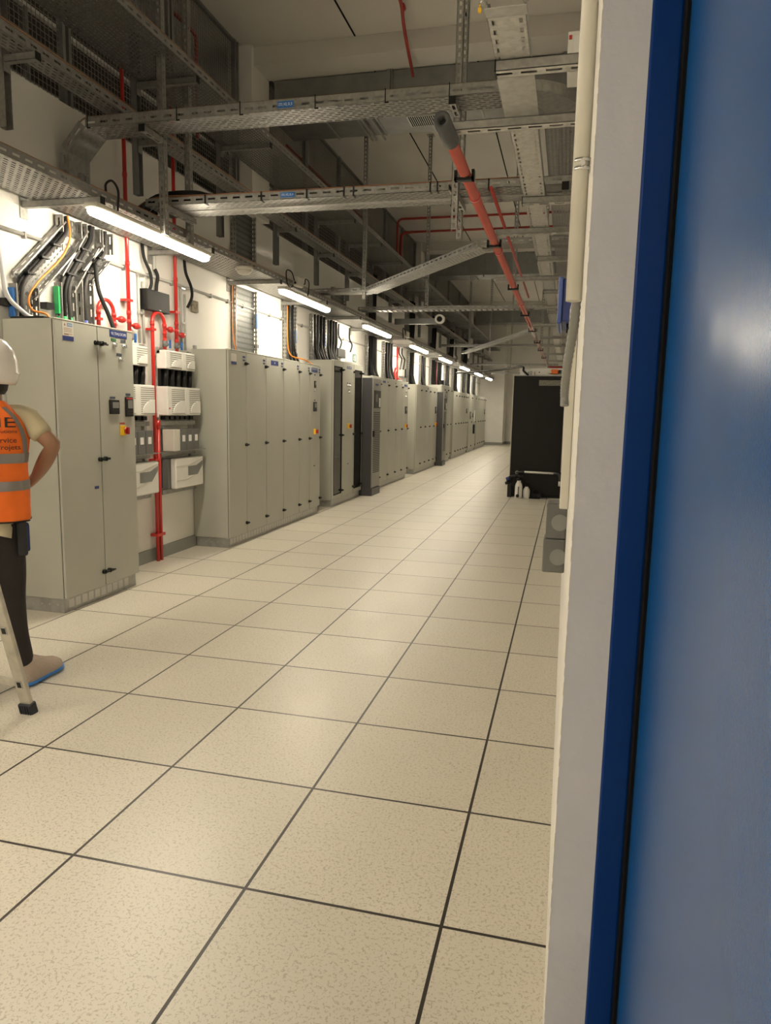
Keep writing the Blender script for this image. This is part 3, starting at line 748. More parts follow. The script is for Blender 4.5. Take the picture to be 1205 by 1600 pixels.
# ducts behind the beams
for i, (y, l_) in enumerate(((8.315, 'nearest galvanised ceiling duct across the room behind the first beam'), (17.82, 'second galvanised ceiling duct across the room'), (27.32, 'third galvanised ceiling duct near the end wall'))):
    z0 = 4.72 if i == 0 else 4.66
    t = thing('air_duct', l_, 'duct', (-1.8, y+.3, z0))
    obj('duct_body', B().box(-3.50, y, z0, .0, y+.62, 5.165, bev=.006), ZND, t)
    q = B()
    for x in (-2.9, -2.3, -1.7, -1.1, -.5): q.box(x-.012, y-.006, z0-.008, x+.012, y+.63, z0)
    obj('duct_seam', q, ZN, t)
    if i == 0:
        g = obj('air_grille', B().box(-1.95, y+.10, z0-.016, -1.60, y+.40, z0-.002), ZNL, t)
        q = B()
        for k in range(14): q.box(-1.93+k*.0235, y+.115, z0-.02, -1.918+k*.0235, y+.385, z0-.016)
        obj('grille_bars', q, GAP, g)
    # suspension rails
    for x in (-2.0,):
        for dx in (0, .05, .16): obj('suspension_rail', B().box(x-.50+dx, y-.03, z0-.05, x-.48+dx, y+.66, z0-.03), ZN, t)
    pieces('front_strap', ((-2.15, y-.03, z0-.05, -2.11, y-.003, 5.165), (-2.095, y-.03, z0, -2.085, y-.003, 5.165)), ZND, t)

# wire mesh fence over the wall
def mesh_panel(label, y0, y1, z0, z1, pitch, i):
    t = thing('mesh_fence_panel', label, 'fence panel', (-3.72, (y0+y1)/2, z0), 'wire mesh fence above the left wall')
    b = B(); x = -3.72; r = .0017
    n = int((y1-y0)/pitch)
    for k in range(n+1): b.box(x-r, y0+k*pitch-r, z0, x+r, y0+k*pitch+r, z1)
    n = int((z1-z0)/pitch)
    for k in range(n+1): b.box(x-r-.003, y0, z0+k*pitch-r, x+r-.003, y1, z0+k*pitch+r)
    obj('wire_mesh', b, ZN, t)
    obj('fence_post', B().box(x-.02, y1-.03, z0, x+.03, y1+.0, z1).box(x-.02, y1+.035, z0, x+.03, y1+.065, z1), ZND, t)
    obj('top_rail', B().box(x-.02, y0, z1-.03, x+.02, y1, z1), ZND, t)
ys = [2.0, 3.42, 4.90, 6.36, 7.72]; P = [(a+.08, b) for a, b in zip(ys, ys[1:])]
ys = [8.42, 9.9, 11.4, 12.9, 14.4, 15.9, 17.25]; P += [(a+.08, b) for a, b in zip(ys, ys[1:])]
ys = [17.9, 20.1, 22.3, 24.5, 26.75]; P += [(a+.08, b) for a, b in zip(ys, ys[1:])]
for i, (a, b_) in enumerate(P):
    mesh_panel('wire mesh panel above the left wall, %s from the camera' % ORD[i], a, b_, 3.6, 5.35, .042 if i < 5 else .05, i)
# void contents
t = thing('void_duct', 'black duct run behind the wire mesh', 'duct', (-4.5, 10, 3.6))
obj('duct_body', B().box(-4.9, 1.0, 3.6, -4.3, 26, 4.62), VOID, t)
for z, l_ in ((3.80, 'lower pale handrail behind the wire mesh'), (4.34, 'upper pale handrail behind the wire mesh')):
    single('handrail', B().cyl((-4.05, 1.0, z), (-4.05, 9.5, z), .024, 12), WHT, l_, 'rail')
for i, y in enumerate((3.1, 4.9, 6.7, 8.6)):
    single('rail_post', B().box(-4.07, y, 3.58, -4.03, y+.04, 4.4), ZND, 'handrail post behind the wire mesh', 'post', 'handrail posts behind the wire mesh')

# ================================================================== VERTICAL CABLE RISERS ON THE LEFT WALL
def riser(label, y0, y1, z0, z1, cables=(), base=True, tagz=None, cab_mat=None, solid=False, tall=None):
    """vertical tray fixed to the wall, opening towards the room"""
    xw = -3.672
    t = thing('vertical_cable_tray', label, 'cable tray', (xw, (y0+y1)/2, z0))
    M = frame((xw, (y0+y1)/2, z0), (0,0,1), (1,0,0)); w = y1-y0; L_ = z1-z0
    def add(n_, b, m_):
        o = obj(n_, b, m_, t, local=True); o.matrix_local = t.matrix_basis.inverted() @ M; return o
    add('tray_base', B().box(0, -w/2, 0, L_, w/2, .002), hole_mat('rung_sheet', 'XY', .06, .8, .022, .75, 0, col=(.20,.21,.205), holecol=(.11,.115,.11), cen=True) if solid else TB)
    for s_ in (1, -1):
        y = s_*w/2
        add('side_rail', B().box(0, min(y, y-s_*.002), 0, L_, max(y, y-s_*.002), .055).box(0, min(y, y-s_*.02), .053, L_, max(y, y-s_*.02), .055), LADW)
    if tagz:
        add('blue_tags', B().box(tagz-z0, -w/2-.006, .01, tagz-z0+.17, -w/2-.002, .05).box(tagz-z0, -w/2+.0, .056, tagz-z0+.17, -w/2+.04, .058), BLUT)
    add('black_stop', B().box(.12, -w/2-.06, 0, .16, -w/2, .04), BLK)
    return t
def cables(n, y0, y1, z0, z1, label, group, mats=(BLKC,), r=.014, x=-3.64, spread=0.0):
    for k in range(n):
        y = y0+(y1-y0)*(k+.5)/n; j = random.uniform(-.015, .015)
        pts = [(x+.03*(k % 2), y+j, z1), (x+.03*(k % 2), y-j, (z0+z1)/2), (x+.02, y+spread*(k/n)-.01, z0+.15), (x+.05+.02*(k % 3), y+spread*(k/n)+.01, z0-.01)]
        single('power_cable', B().tube(smooth_path(pts, 5), r, 8), mats[k % len(mats)], label, 'cable', group)
riser('wide ladder-like vertical tray above the six-door cabinet', 7.50, 8.08, 2.01, 2.775, solid=True, tagz=2.35)
riser('dark vertical tray continuing above the light-carrying tray before the first column', 7.50, 8.05, 2.87, 3.85, solid=True)
cables(2, 7.45, 7.50, 2.0, 2.78, 'thin orange cable beside the wide vertical tray', 'orange cables beside the wide vertical tray', (ORG, COP), .005)
riser('narrow vertical tray with an orange cable above the six-door cabinet', 8.98, 9.36, 2.01, 2.775, tagz=2.30)
cables(3, 9.08, 9.30, 2.0, 2.78, 'black cable in the narrow vertical tray', 'black cables in the narrow vertical tray', r=.016, spread=.1)
single('cable', B().tube(smooth_path([(-3.62, 9.02, 2.76), (-3.62, 9.03, 2.3), (-3.60, 9.1, 2.12), (-3.5, 9.35, 2.08), (-3.42, 9.6, 2.0)], 6), .009, 8), ORG, 'orange cable curving onto the top of the six-door cabinet', 'cable')
riser('vertical tray left half above the tall glazed cabinet', 10.0, 10.55, 2.13, 2.775, tagz=2.36)
riser('vertical tray right half above the tall glazed cabinet', 10.60, 11.12, 2.13, 2.775, tagz=2.36)
cables(6, 10.1, 10.5, 2.13, 2.78, 'black cable in the left vertical tray above the glazed cabinet', 'black cables above the glazed cabinet, left bundle', (BLKC, GRYC, BLKC), r=.02, spread=.05)
cables(6, 10.7, 11.08, 2.13, 2.78, 'black cable in the right vertical tray above the glazed cabinet', 'black cables above the glazed cabinet, right bundle', r=.022)
ris = [(12.95, 13.5, 'above the dark power unit', 6), (14.2, 14.9, 'above the right end of the cabinet beside the dark unit', 5), (16.5, 17.0, 'above the left half of the second five-door cabinet', 5), (17.9, 18.4, 'above the right end of the second five-door cabinet', 4), (19.3, 19.9, 'above the tall cabinet behind the farther dark unit', 4), (20.2, 20.9, 'just beyond the tall cabinet behind the farther dark unit', 5), (21.6, 22.3, 'above the left end of the many-door cabinet', 5), (23.2, 23.9, 'above the right end of the many-door cabinet', 5), (25.1, 25.8, 'above the cabinet with meters', 4), (26.4, 27.1, 'left above the last cabinet', 4), (28.0, 28.8, 'right above the last cabinet', 4)]
for i, (a, b_, l_, n) in enumerate(ris):
    riser('vertical cable tray '+l_, a, b_, 2.02, 2.775, tagz=2.35 if i % 2 == 0 else None)
    cables(n, a+.2, b_-.02, 2.0, 2.78, 'black cable '+l_, 'black cables '+l_, (BLKC, BLKC, GRYC), r=.028, spread=.12)
for i, (a, b_, z1) in enumerate(((10.95, 11.6, 3.3), (12.95, 13.5, 3.9), (16.4, 17.0, 3.9), (19.0, 19.9, 3.9), (22.0, 23.0, 3.9), (25.1, 26.2, 3.9))):
    riser('dark vertical tray above the light-carrying tray, %s beyond the first column' % ORD[i].replace('nearest', 'first'), a, b_, 2.87, z1, solid=True)
    if i: cables(4, a+.1, b_-.1, 2.87, z1, 'black cable in the dark upper tray, %s beyond the first column' % ORD[i], 'black cables in dark upper vertical tray %s' % ORD[i], r=.035)

# slanted trays above the first cabinet
def slant(label, yt0, yt1, yb0, yb1, zt, zm1, zm0, zb, cb, mats, tagm, capm=None, grp='', cover=.8):
    """tray that leaves the wall tray vertically, slants left, then drops on the cabinet"""
    x = -3.655
    t = thing('slanted_cable_tray', label, 'cable tray', (x, (yb0+yb1)/2, zb))
    w = .27
    path = [V((x, (yt0+yt1)/2, zt)), V((x, (yt0+yt1)/2, zm1)), V((x, (yb0+yb1)/2, zm0)), V((x, (yb0+yb1)/2, zb))]
    for p0, p1 in zip(path, path[1:]):
        wd = yt1-yt0
        M = frame(p0, p1-p0, (1,0,0)); L_ = (p1-p0).length
        for n_, b, m_ in (('tray_base', B().box(0, -wd/2, 0, L_, wd/2, .002), hole_mat('bright_perforated_sheet', 'XY', .045, .03, .026, .011, col=(.24,.24,.235), rough=.42)),
                          ('side_rail', B().box(0, -wd/2, 0, L_, -wd/2+.002, .06).box(0, -wd/2, .058, L_, -wd/2+.012, .06), TL),
                          ('side_rail', B().box(0, wd/2-.002, 0, L_, wd/2, .06).box(0, wd/2-.012, .058, L_, wd/2, .06), TL)):
            o = obj(n_, b, m_, t, local=True); o.matrix_local = t.matrix_basis.inverted() @ M
    for k in (.25, .5, .8):
        p = path[1].lerp(path[2], k); obj('cable_tie', B().box(p.x+.03, p.y-wd/2+.01, p.z-.006, p.x+.068, p.y-wd/2+.02+(wd-.05)*cover, p.z+.006), BLK, t)
    if tagm: obj('coloured_tag', B().box(x+.01, path[3].y-wd/2-.02, zm0-.22, x+.05, path[3].y-wd/2-.003, zm0-.03), tagm, t)
    for k in range(cb):
        f = (k+.5)/cb; off = -wd/2+.03+(wd-.08)*f*cover
        pts = [p+V((.025+.022*(k % 2), off, 0)) for p in path]; e = pts[-1]+V((0, .015*(k-cb/2), -.02)); pts[-1] = e
        pts = bend([pts[0], pts[1], pts[2], pts[3]], .12, 6)
        nm_ = mats[k % len(mats)]
        c = thing('power_cable', '%s cable in the %s' % ('grey' if nm_ is GRYC else 'black', grp), 'cable', pts[-1], 'cables in the '+grp)
        obj('sheath', B().tube(pts, .0135, 10), nm_, c)
        if capm:
            obj('heat_shrink', B().cyl(pts[-1]+V((0,0,.005)), pts[-1]+V((0,0,.085)), .0155, 12), capm, c)
slant('nearest slanted tray above the first cabinet, bright with an orange cable', 4.66, 4.88, 4.17, 4.39, 2.78, 2.66, 2.22, 2.0, 3, (BLKC, GRYC), BLUT, None, 'nearest slanted tray', .42)
single('cable', B().tube(smooth_path([(-3.59, 4.71, 2.78), (-3.57, 4.70, 2.62), (-3.575, 4.60, 2.46), (-3.575, 4.36, 2.26), (-3.575, 4.26, 2.14), (-3.56, 4.27, 2.06), (-3.5, 4.33, 2.04), (-3.48, 4.34, 1.99)], 6), .007, 8), ORG, 'orange cable snaking down the nearest slanted tray', 'cable')
slant('middle slanted tray above the first cabinet, cables with green sleeves', 4.93, 5.10, 4.60, 4.80, 2.78, 2.68, 2.30, 2.0, 4, (GRYC, BLKC, GRYC), GRN, GRN, 'middle slanted tray')
slant('right slanted tray above the first cabinet, cables with blue sleeves', 5.12, 5.26, 4.84, 5.0, 2.78, 2.62, 2.38, 2.0, 3, (BLKC, GRYC), None, BTAPE, 'right slanted tray')
single('conduit', B().tube(bend([(-3.64, 3.9, 2.9), (-3.63, 4.06, 2.6), (-3.62, 4.10, 2.12), (-3.58, 4.24, 2.02), (-3.55, 4.28, 2.0)], .1), .015, 10), WHTC, 'pale grey flexible conduit curving onto the top of the first cabinet', 'conduit')
single('power_cable', B().tube(smooth_path([(-3.58, 5.0, 2.5), (-3.54, 4.97, 2.3), (-3.50, 5.03, 2.12), (-3.46, 5.06, 1.96)], 6), .016, 10), BLKC, 'single black cable dropping behind the right end of the first cabinet', 'cable')
# small wall clamps
for i, (y, z) in enumerate(((4.13, 2.09), (4.53, 2.12))):
    single('wall_clamp', B().box(-3.678, y-.04, z-.02, -3.62, y+.04, z+.025), BLK, 'black clamp on the wall %s of the slanted trays' % ('left' if i == 0 else 'in the middle'), 'clamp')

# horizontal conduit on the wall
t = thing('wall_conduit', 'thin grey horizontal conduit along the left wall above the cabinets', 'conduit', (-3.66, 12, 2.57))
obj('pipe', B().cyl((-3.665, 2.5, 2.572), (-3.665, 30.8, 2.572), .0125, 10), new_mat('grey_conduit_plastic', (.42,.42,.40), .45), t)
y = 3.2
while y < 12: obj('clip', B().box(-3.679, y, 2.545, -3.648, y+.015, 2.588), GBOX2, t); y += .38

# thin droppers on the wall with black flexible ends
for i, (y, z0, zt) in enumerate(((5.76, 1.97, 2.80), (6.47, 1.97, 2.80))):
    t = thing('conduit_drop', 'double grey vertical conduit beside the %s red riser' % ('nearer' if i == 0 else 'farther'), 'conduit', (-3.66, y, z0))
    obj('pipe', B().cyl((-3.665, y-.06, z0), (-3.665, y-.06, 2.56), .011, 10).cyl((-3.66, y, z0), (-3.66, y, 2.5), .011, 10), MATS['grey_conduit_plastic'], t)
    obj('flexible_sleeve', B().tube(smooth_path([(-3.655, y+.0, 2.83), (-3.64, y+.0, 2.70), (-3.62, y+.06, 2.58), (-3.62, y+.07, 2.48), (-3.64, y+.02, 2.38)], 5), .014, 10), BLKC, t)
    obj('clip', B().box(-3.67, y-.075, 2.22, -3.645, y+.015, 2.235), ZNL, t); obj('clip', B().box(-3.67, y-.075, 2.54, -3.645, y+.015, 2.555), ZNL, t)

# ---- monitor and its feed
t = thing('wall_monitor', 'black flat box monitor on the wall above the red pipe loop', 'monitor', (-3.63, 5.91, 2.26))
obj('case', B().box(-3.675, 5.73, 2.262, -3.60, 6.10, 2.44, bev=.006), BLK, t)
obj('bezel_badge', B().box(-3.60, 5.92, 2.272, -3.5985, 5.95, 2.278), WHT, t)
t = thing('conduit_drop', 'grey conduit with black flexible end feeding the wall monitor', 'conduit', (-3.655, 5.93, 2.44))
obj('pipe', B().cyl((-3.66, 5.95, 2.63), (-3.66, 5.95, 2.80), .016, 10), MATS['grey_conduit_plastic'], t)
obj('flexible_sleeve', B().tube(smooth_path([(-3.655, 5.95, 2.64), (-3.64, 5.97, 2.58), (-3.64, 5.95, 2.50), (-3.64, 5.94, 2.44)], 5), .016, 10), BLKC, t)
single('wall_hole', B().box(-3.679, 6.62, 2.36, -3.66, 6.74, 2.47), new_mat('rough_patch_mortar', (.30,.26,.19), .9, var=.4, scale=40, bump=.6), 'small rough mortar patch on the wall right of the monitor', 'wall patch')

# ---- red pipes and gas detection racks
def red_set(y, tagn, floorpipe):
    """hairpin, riser and stubs; y = position of the hairpin's near leg"""
    x = -3.62
    t = thing('red_pipe_loop', 'red hairpin pipe loop over the %s rack of white boxes' % tagn, 'pipe', (x, y, 2.0))
    ztop = 2.30
    z_end = 0.0 if floorpipe else 2.0
    pts = [V((x, y, z_end)), V((x, y, 2.16))]+arc((x, y+.10, 2.16), .10, PI, 0, 10, (0,1,0), (0,0,1))+[V((x, y+.20, 1.93))]
    obj('pipe', B().tube(pts, .0165, 14), RED, t)
    for yy, z in ((y, 2.155), (y+.2, 2.155), (y+.2, 2.09), (y+.2, 2.03)): obj('collar', B().cyl((x, yy, z-.02), (x, yy, z+.015), .020, 14), RED, t)
    obj('pipe_clamp', B().box(x-.05, y-.03, 2.09, x+.02, y+.03, 2.11), RED, t)
    s = obj('side_branch', B().cyl((x, y+.2, 2.13), (x, y+.27, 2.13), .012, 12).lathe([(.012, 0), (.026, .012), (.028, .04), (.022, .06), (.018, .075), (.002, .08)], (x, y+.27, 2.13), 14, 'y'), RED, t)
    t2 = thing('red_riser', 'red vertical riser pipe rising up the wall beside the %s hairpin loop' % tagn, 'pipe', (x, y+.41, 1.93))
    obj('pipe', B().cyl((x, y+.41, 1.93), (x, y+.41, 4.14), .0165, 14), RED, t2)
    for z in (2.04, 2.13, 2.2, 2.60, 3.3): obj('collar', B().cyl((x, y+.41, z-.02), (x, y+.41, z+.015), .020, 14), RED, t2)
    obj('pipe_clamp', B().box(x-.05, y+.37, 2.29, x+.02, y+.45, 2.31), RED, t2)
    obj('side_branch', B().cyl((x, y+.41, 2.10), (x, y+.48, 2.10), .012, 12).lathe([(.012, 0), (.026, .012), (.028, .04), (.022, .06), (.018, .075), (.002, .08)], (x, y+.48, 2.10), 14, 'y'), RED, t2)
    for tt, yy in ((t, y+.2), (t2, y+.41)):
        obj('valve_body', B().cyl((x, yy, 1.965), (x, yy, 2.02), .023, 14).cyl((x, yy, 1.975), (x+.035, yy, 1.99), .014, 10), GBOX, tt)
        obj('valve_handle', B().box(x+.03, yy+.02, 1.955, x+.045, yy+.035, 2.03).box(x+.03, yy, 1.98, x+.045, yy+.035, 1.99), BLUT, tt)
    if floorpipe:
        pieces('pipe_clamp', ((x-.05, y-.035, .235, x+.025, y+.095, .26), (x-.05, y-.035, .93, x+.02, y+.035, .95)), RED, t)
        t3 = thing('red_floor_pipe', 'short red pipe standing beside the long one, with a grey hose on top', 'pipe', (x, y+.06, 0))
        obj('pipe', B().cyl((x, y+.058, 0), (x, y+.058, 1.30), .016, 14).cyl((x, y+.058, 1.22), (x, y+.058, 1.30), .02, 14), RED, t3)
        obj('hose', B().tube(arc((x, y+.13, 1.32), .075, PI, PI/2, 6, (0,1,0), (0,0,1))+[V((x, y+.22, 1.395))], .008, 8), WHTC, t3)
red_set(5.07, 'left', False)
red_set(5.83, 'right', True)

def louvre_box(parent, y0, y1, z0, z1, x0, x1):
    b = B().box(x0, y0, z0, x1, y1, z1, bev=.006)
    o = obj('detector_case', b, WHP, parent)
    q = B(); n = int((z1-z0-.02)/.018)
    for k in range(n):
        zz = z0+.015+k*.018
        q.box(x1-.002, y0+.07, zz, x1+.001, y1-.008, zz+.006)
    obj('louvre_gap_shade', q, new_mat('shadow_grey_slot', (.20,.19,.165), .7), o)  # dark strips stand for the shade in the gaps between slats
    pts = [(y1-.012, z0+.02), (y1-.012, z0+.02+min(.12, (z1-z0)*.45))]+[(y1-.012-(y1-y0-.10)*math.sin(a), z0+.02+min(.12, (z1-z0)*.45)*math.cos(a)) for a in [PI/2*i/6 for i in range(1, 7)]]
    M = Matrix(((0,0,1,x1),(1,0,0,0),(0,1,0,0),(0,0,0,1)))
    obj('arched_cover', B().prism(pts, .000, .008, M), WHP, o)
    return o
def rack(y0, label):
    xw = -3.675; w = .60
    t = thing('detector_rack', label, 'equipment rack', (xw, y0+.3, .6))
    q = B()
    for y in (y0+.02, y0+w-.03): q.box(xw, y, .60, xw+.03, y+.041, 1.96)
    obj('upright', q, ZNL, t)
    pieces('cross_rail', [(xw+.03, y0-.02, z, xw+.065, y0+w, z+.041) for z in (.61, .965, 1.25, 1.90)], ZN, t)
    obj('battery_shelf', B().box(xw+.03, y0, 1.01, xw+.18, y0+w, 1.016), ZN, t)
    # batteries
    for k in range(4):
        y = y0+.02+k*.118
        bt = obj('battery', B().box(xw+.05, y, 1.016, xw+.17, y+.11, 1.215, bev=.004), GBOX if k else CRM, t)
        if k: obj('battery_label', B().box(xw+.17, y+.03, 1.10, xw+.172, y+.08, 1.16), WHT, bt)
    # fuse blocks between the boxes
    for k in range(5): obj('black_conduit', B().box(xw+.03, y0+.0+k*.11, 1.60, xw+.06, y0+.09+k*.11, 1.77).cyl((xw+.085, y0+.03+k*.11, 1.60), (xw+.085, y0+.05+k*.11, 1.77), .022, 10), BLK, t)
    pieces('terminal_block', [(xw+.03, y0+.03+k*.09, 1.302, xw+.08, y0+.09+k*.09, 1.335) for k in range(6)], BLK, t)
    louvre_box(t, y0-.02, y0+.26, 1.765, 1.93, xw+.03, xw+.13)
    louvre_box(t, y0+.265, y0+.50, 1.765, 1.93, xw+.03, xw+.13)
    o = louvre_box(t, y0-.04, y0+.27, 1.345, 1.605, xw+.03, xw+.15)
    obj('red_dot', B().box(xw+.15, y0-.02, 1.40, xw+.152, y0+.0, 1.415), RED, o)
    louvre_box(t, y0+.275, y0+.56, 1.345, 1.605, xw+.03, xw+.15)
    c = obj('control_case', B().box(xw+.04, y0+.02, .665, xw+.10, y0+.56, .94), GBOX, t)
    obj('case_cover', B().box(xw+.10, y0+.06, .66, xw+.16, y0+.58, .945, bev=.012), WHP, c)
    M = Matrix(((0,0,1,xw+.16),(1,0,0,0),(0,1,0,0),(0,0,0,1)))
    obj('cover_window', B().prism([(y0+.28, .77), (y0+.46, .77), (y0+.56, .86), (y0+.56, .90), (y0+.44, .86), (y0+.28, .86)], 0, .003, M), MDG, c)
    obj('cover_ridge', B().prism([(y0+.07, .74), (y0+.24, .74), (y0+.36, .765), (y0+.36, .755), (y0+.25, .728), (y0+.07, .728)], 0, .004, M).prism([(y0+.07, .875), (y0+.30, .875), (y0+.57, .93), (y0+.57, .92), (y0+.31, .865), (y0+.07, .865)], 0, .004, M), CRM, c)
    return t
rack(5.13, 'left rack of white louvred boxes, half hidden by the first cabinet')
rack(5.94, 'right rack of white louvred boxes and batteries, between the red pipes and the six-door cabinet')

# ---- boxes, exit sign and small items on the wall farther down
single('wall_box', B().box(-3.675, 11.12, 2.25, -3.60, 11.52, 2.39, bev=.006), BLK, 'dark box on the wall above the glazed cabinet', 'box')
single('conduit', B().tube(smooth_path([(-3.65, 11.3, 2.78), (-3.65, 11.3, 2.6), (-3.62, 11.36, 2.5), (-3.64, 11.32, 2.38)], 5), .013, 8), BLKC, 'dark flexible conduit above the dark wall box', 'conduit')
t = thing('exit_sign', 'green and white emergency exit sign box on the wall', 'sign', (-3.63, 11.95, 2.2))
obj('case', B().box(-3.675, 11.75, 2.21, -3.60, 12.14, 2.37, bev=.006), WHP, t)
obj('pictogram_panel', B().box(-3.60, 11.93, 2.225, -3.597, 12.13, 2.355), new_mat('exit_green', (.004,.09,.03), .5, spec=.2), t)
q = B().box(-3.597, 12.04, 2.24, -3.5955, 12.10, 2.34)
q.cyl((-3.597, 11.985, 2.325), (-3.5955, 11.985, 2.325), .011, 10)
for a, b_ in (((11.985, 2.31), (11.975, 2.275)), ((11.975, 2.275), (11.955, 2.245)), ((11.975, 2.275), (12.0, 2.26)), ((12.0, 2.26), (12.005, 2.24)), ((11.985, 2.305), (12.01, 2.29)), ((11.985, 2.305), (11.96, 2.29))):
    q.tube([(-3.5965, *a), (-3.5965, *b_)], .004, 6)
obj('running_figure', q, WHT, t)
single('conduit', B().tube(smooth_path([(-3.65, 11.9, 2.78), (-3.65, 11.9, 2.6), (-3.62, 11.95, 2.5), (-3.64, 11.9, 2.37)], 5), .013, 8), BLKC, 'dark flexible conduit above the exit sign', 'conduit')
single('red_pipe', B().tube(bend([(-3.62, 15.32, 1.97), (-3.62, 15.32, 2.78)], .1), .02, 10).cyl((-3.62, 15.32, 2.1), (-3.62, 15.75, 2.1), .018, 10).tube(bend([(-3.62, 15.1, 1.97), (-3.62, 15.1, 2.2), (-3.62, 15.2, 2.3)], .05), .03, 10), RED, 'red pipe with branch on the wall beyond the nearer dark power unit', 'pipe')
t = thing('wall_box', 'white and black box beside the farther red pipe', 'box', (-3.64, 15.85, 2.15))
obj('case', B().box(-3.675, 15.7, 2.17, -3.60, 16.0, 2.31), WHP, t); obj('lid', B().box(-3.60, 15.98, 2.15, -3.57, 16.15, 2.33), BLK, t)
for i, y in enumerate((15.6, 15.9)):
    single('conduit', B().tube(smooth_path([(-3.65, y, 2.78), (-3.65, y, 2.65), (-3.61, y+.08, 2.55), (-3.61, y+.06, 2.45), (-3.63, y+.04, 2.3)], 5), .013, 8), BLKC, 'wavy dark conduit %s of the pair above the white and black box' % ('left' if i == 0 else 'right'), 'conduit')
single('red_pipe', B().tube([(-3.62, 20.05, 1.97), (-3.62, 20.05, 2.78)], .022, 10), RED, 'far red pipe standing above the tall cabinet', 'pipe')
single('wall_box', B().box(-3.675, 20.95, 2.1, -3.55, 21.2, 2.3), BLK, 'small black box on the wall beyond the tall far cabinet', 'box')

# ---- things on the light-carrying tray
t = thing('smoke_detector', 'cream dome detector hanging under the light-carrying tray', 'detector', (-3.15, 6.72, 2.72))
obj('dome', B().lathe([(.03, 2.715), (.05, 2.72), (.068, 2.74), (.072, 2.76)], (-3.15, 6.72, 0), 24), CRM, t)
obj('base_ring', B().lathe([(.085, 2.76), (.088, 2.77), (.088, 2.788)], (-3.15, 6.72, 0), 24), CRM, t)
t = thing('junction_box', 'cream junction box with black cable loops on the lip of the lower tray', 'box', (-3.08, 7.95, 2.80))
obj('case', B().box(-3.095, 7.87, 2.805, -3.03, 8.05, 2.90, bev=.005), CRM, t)
obj('cable_gland', B().cyl((-3.06, 8.05, 2.87), (-3.06, 8.07, 2.87), .01).cyl((-3.06, 7.85, 2.83), (-3.06, 7.87, 2.83), .012), BLK, t)
obj('cable_loop', B().tube(smooth_path([(-3.06, 7.86, 2.84), (-3.05, 7.80, 2.86), (-3.07, 7.78, 2.93), (-3.09, 7.70, 2.94), (-3.08, 7.64, 2.88), (-3.07, 7.66, 2.78), (-3.07, 7.74, 2.76), (-3.06, 7.80, 2.79)], 6), .007, 8), BLK, t)
obj('cable_loop', B().tube(smooth_path([(-3.05, 8.07, 2.85), (-3.05, 8.14, 2.86), (-3.07, 8.22, 2.93), (-3.05, 8.28, 2.90), (-3.05, 8.25, 2.76), (-3.05, 8.2, 2.72)], 6), .007, 8), BLK, t)
single('cable', B().tube(smooth_path([(-3.12, 4.50, 2.86), (-3.09, 4.46, 2.90), (-3.07, 4.50, 2.93), (-3.06, 4.55, 2.88), (-3.06, 4.54, 2.76), (-3.05, 4.52, 2.72)], 6), .008, 8), BLK, 'black cable loop feeding the nearest tube light', 'cable')
for i, y in enumerate((13.6, 20.2, 26.3)):
    t = thing('junction_box', 'small cream junction box on the lower tray lip, %s beyond the first one' % ['just', 'second', 'third'][i], 'box', (-3.08, y, 2.8))
    obj('case', B().box(-3.095, y, 2.80, -3.03, y+.2, 2.90), CRM, t)
    obj('cable_loop', B().tube(smooth_path([(-3.06, y, 2.84), (-3.05, y-.1, 2.9), (-3.07, y-.2, 2.94), (-3.05, y-.3, 2.86), (-3.05, y-.25, 2.75)], 5), .01, 6), BLK, t)
t = thing('terminal_block', 'small brown clamp blocks on the lip of the lower tray beside the dropped tray end', 'clamp', (-3.12, 4.25, 2.84))
obj('blocks', B().box(-3.13, 4.22, 2.85, -3.10, 4.25, 2.90).box(-3.13, 4.27, 2.85, -3.10, 4.30, 2.895), GBOX, t)

# security camera on the arm
t = thing('security_camera', 'white cylindrical camera mounted under the far trays at the left', 'camera', (-2.35, 13.3, 3.05))
obj('body', B().cyl((-2.36, 13.25, 3.08), (-2.40, 13.6, 3.12), .085, 20), WHP, t)
obj('lens', B().cyl((-2.358, 13.24, 3.08), (-2.36, 13.26, 3.08), .05, 18), BLK, t)
obj('mount', B().box(-3.25, 13.45, 3.02, -2.45, 13.55, 3.12), ZND, t)

# ================================================================== RED PIPES OVERHEAD
t = thing('aspirating_pipe', 'long coral red pipe under the long cross struts, with grey foam end', 'pipe', (-.645, 3.5, 2.78))
xp, zp = -.645, 2.785
obj('pipe', B().cyl((xp, 3.75, zp), (xp, 22.0, zp), .031, 20), PINK, t)
fm = B()
rs = [[V((xp+r*math.cos(a), y, zp+r*math.sin(a))) for a in [2*PI*i/24 for i in range(24)]] for y, r in ((3.58, .019), (3.53, .021), (3.525, .040), (3.80, .042), (3.81, .034))]
obj('foam_sleeve', fm.rings(rs, cap=True), FOAM, t)
for y in (4.30, 6.02, 8.1, 10.3, 12.3, 14.35, 16.15, 18.35):
    q = B().box(xp-.055, y-.02, zp-.045, xp+.055, y+.02, zp-.028).box(xp-.058, y-.02, zp-.045, xp-.042, y+.02, zp+.012).box(xp+.042, y-.02, zp-.045, xp+.058, y+.02, zp+.012)
    obj('pipe_clamp', q, BLK, t)
for y in (4.75, 6.35, 9.4): obj('collar', B().cyl((xp, y, zp), (xp, y+.03, zp), .036, 20), RED, t)
single('red_pipe', B().tube(bend([(xp, 22.02, zp), (xp, 22.5, zp), (.019, 22.6, zp)], .1), .03, 12), REDD, 'dark red pipe elbow ending the long coral pipe at the right wall', 'pipe')
single('red_pipe', B().tube(bend([(xp+.085, 4.9, zp+.087), (xp+.085, 9.5, zp+.087)], .05), .012, 10), REDD, 'thin dark red pipe running beside the long coral pipe', 'pipe')
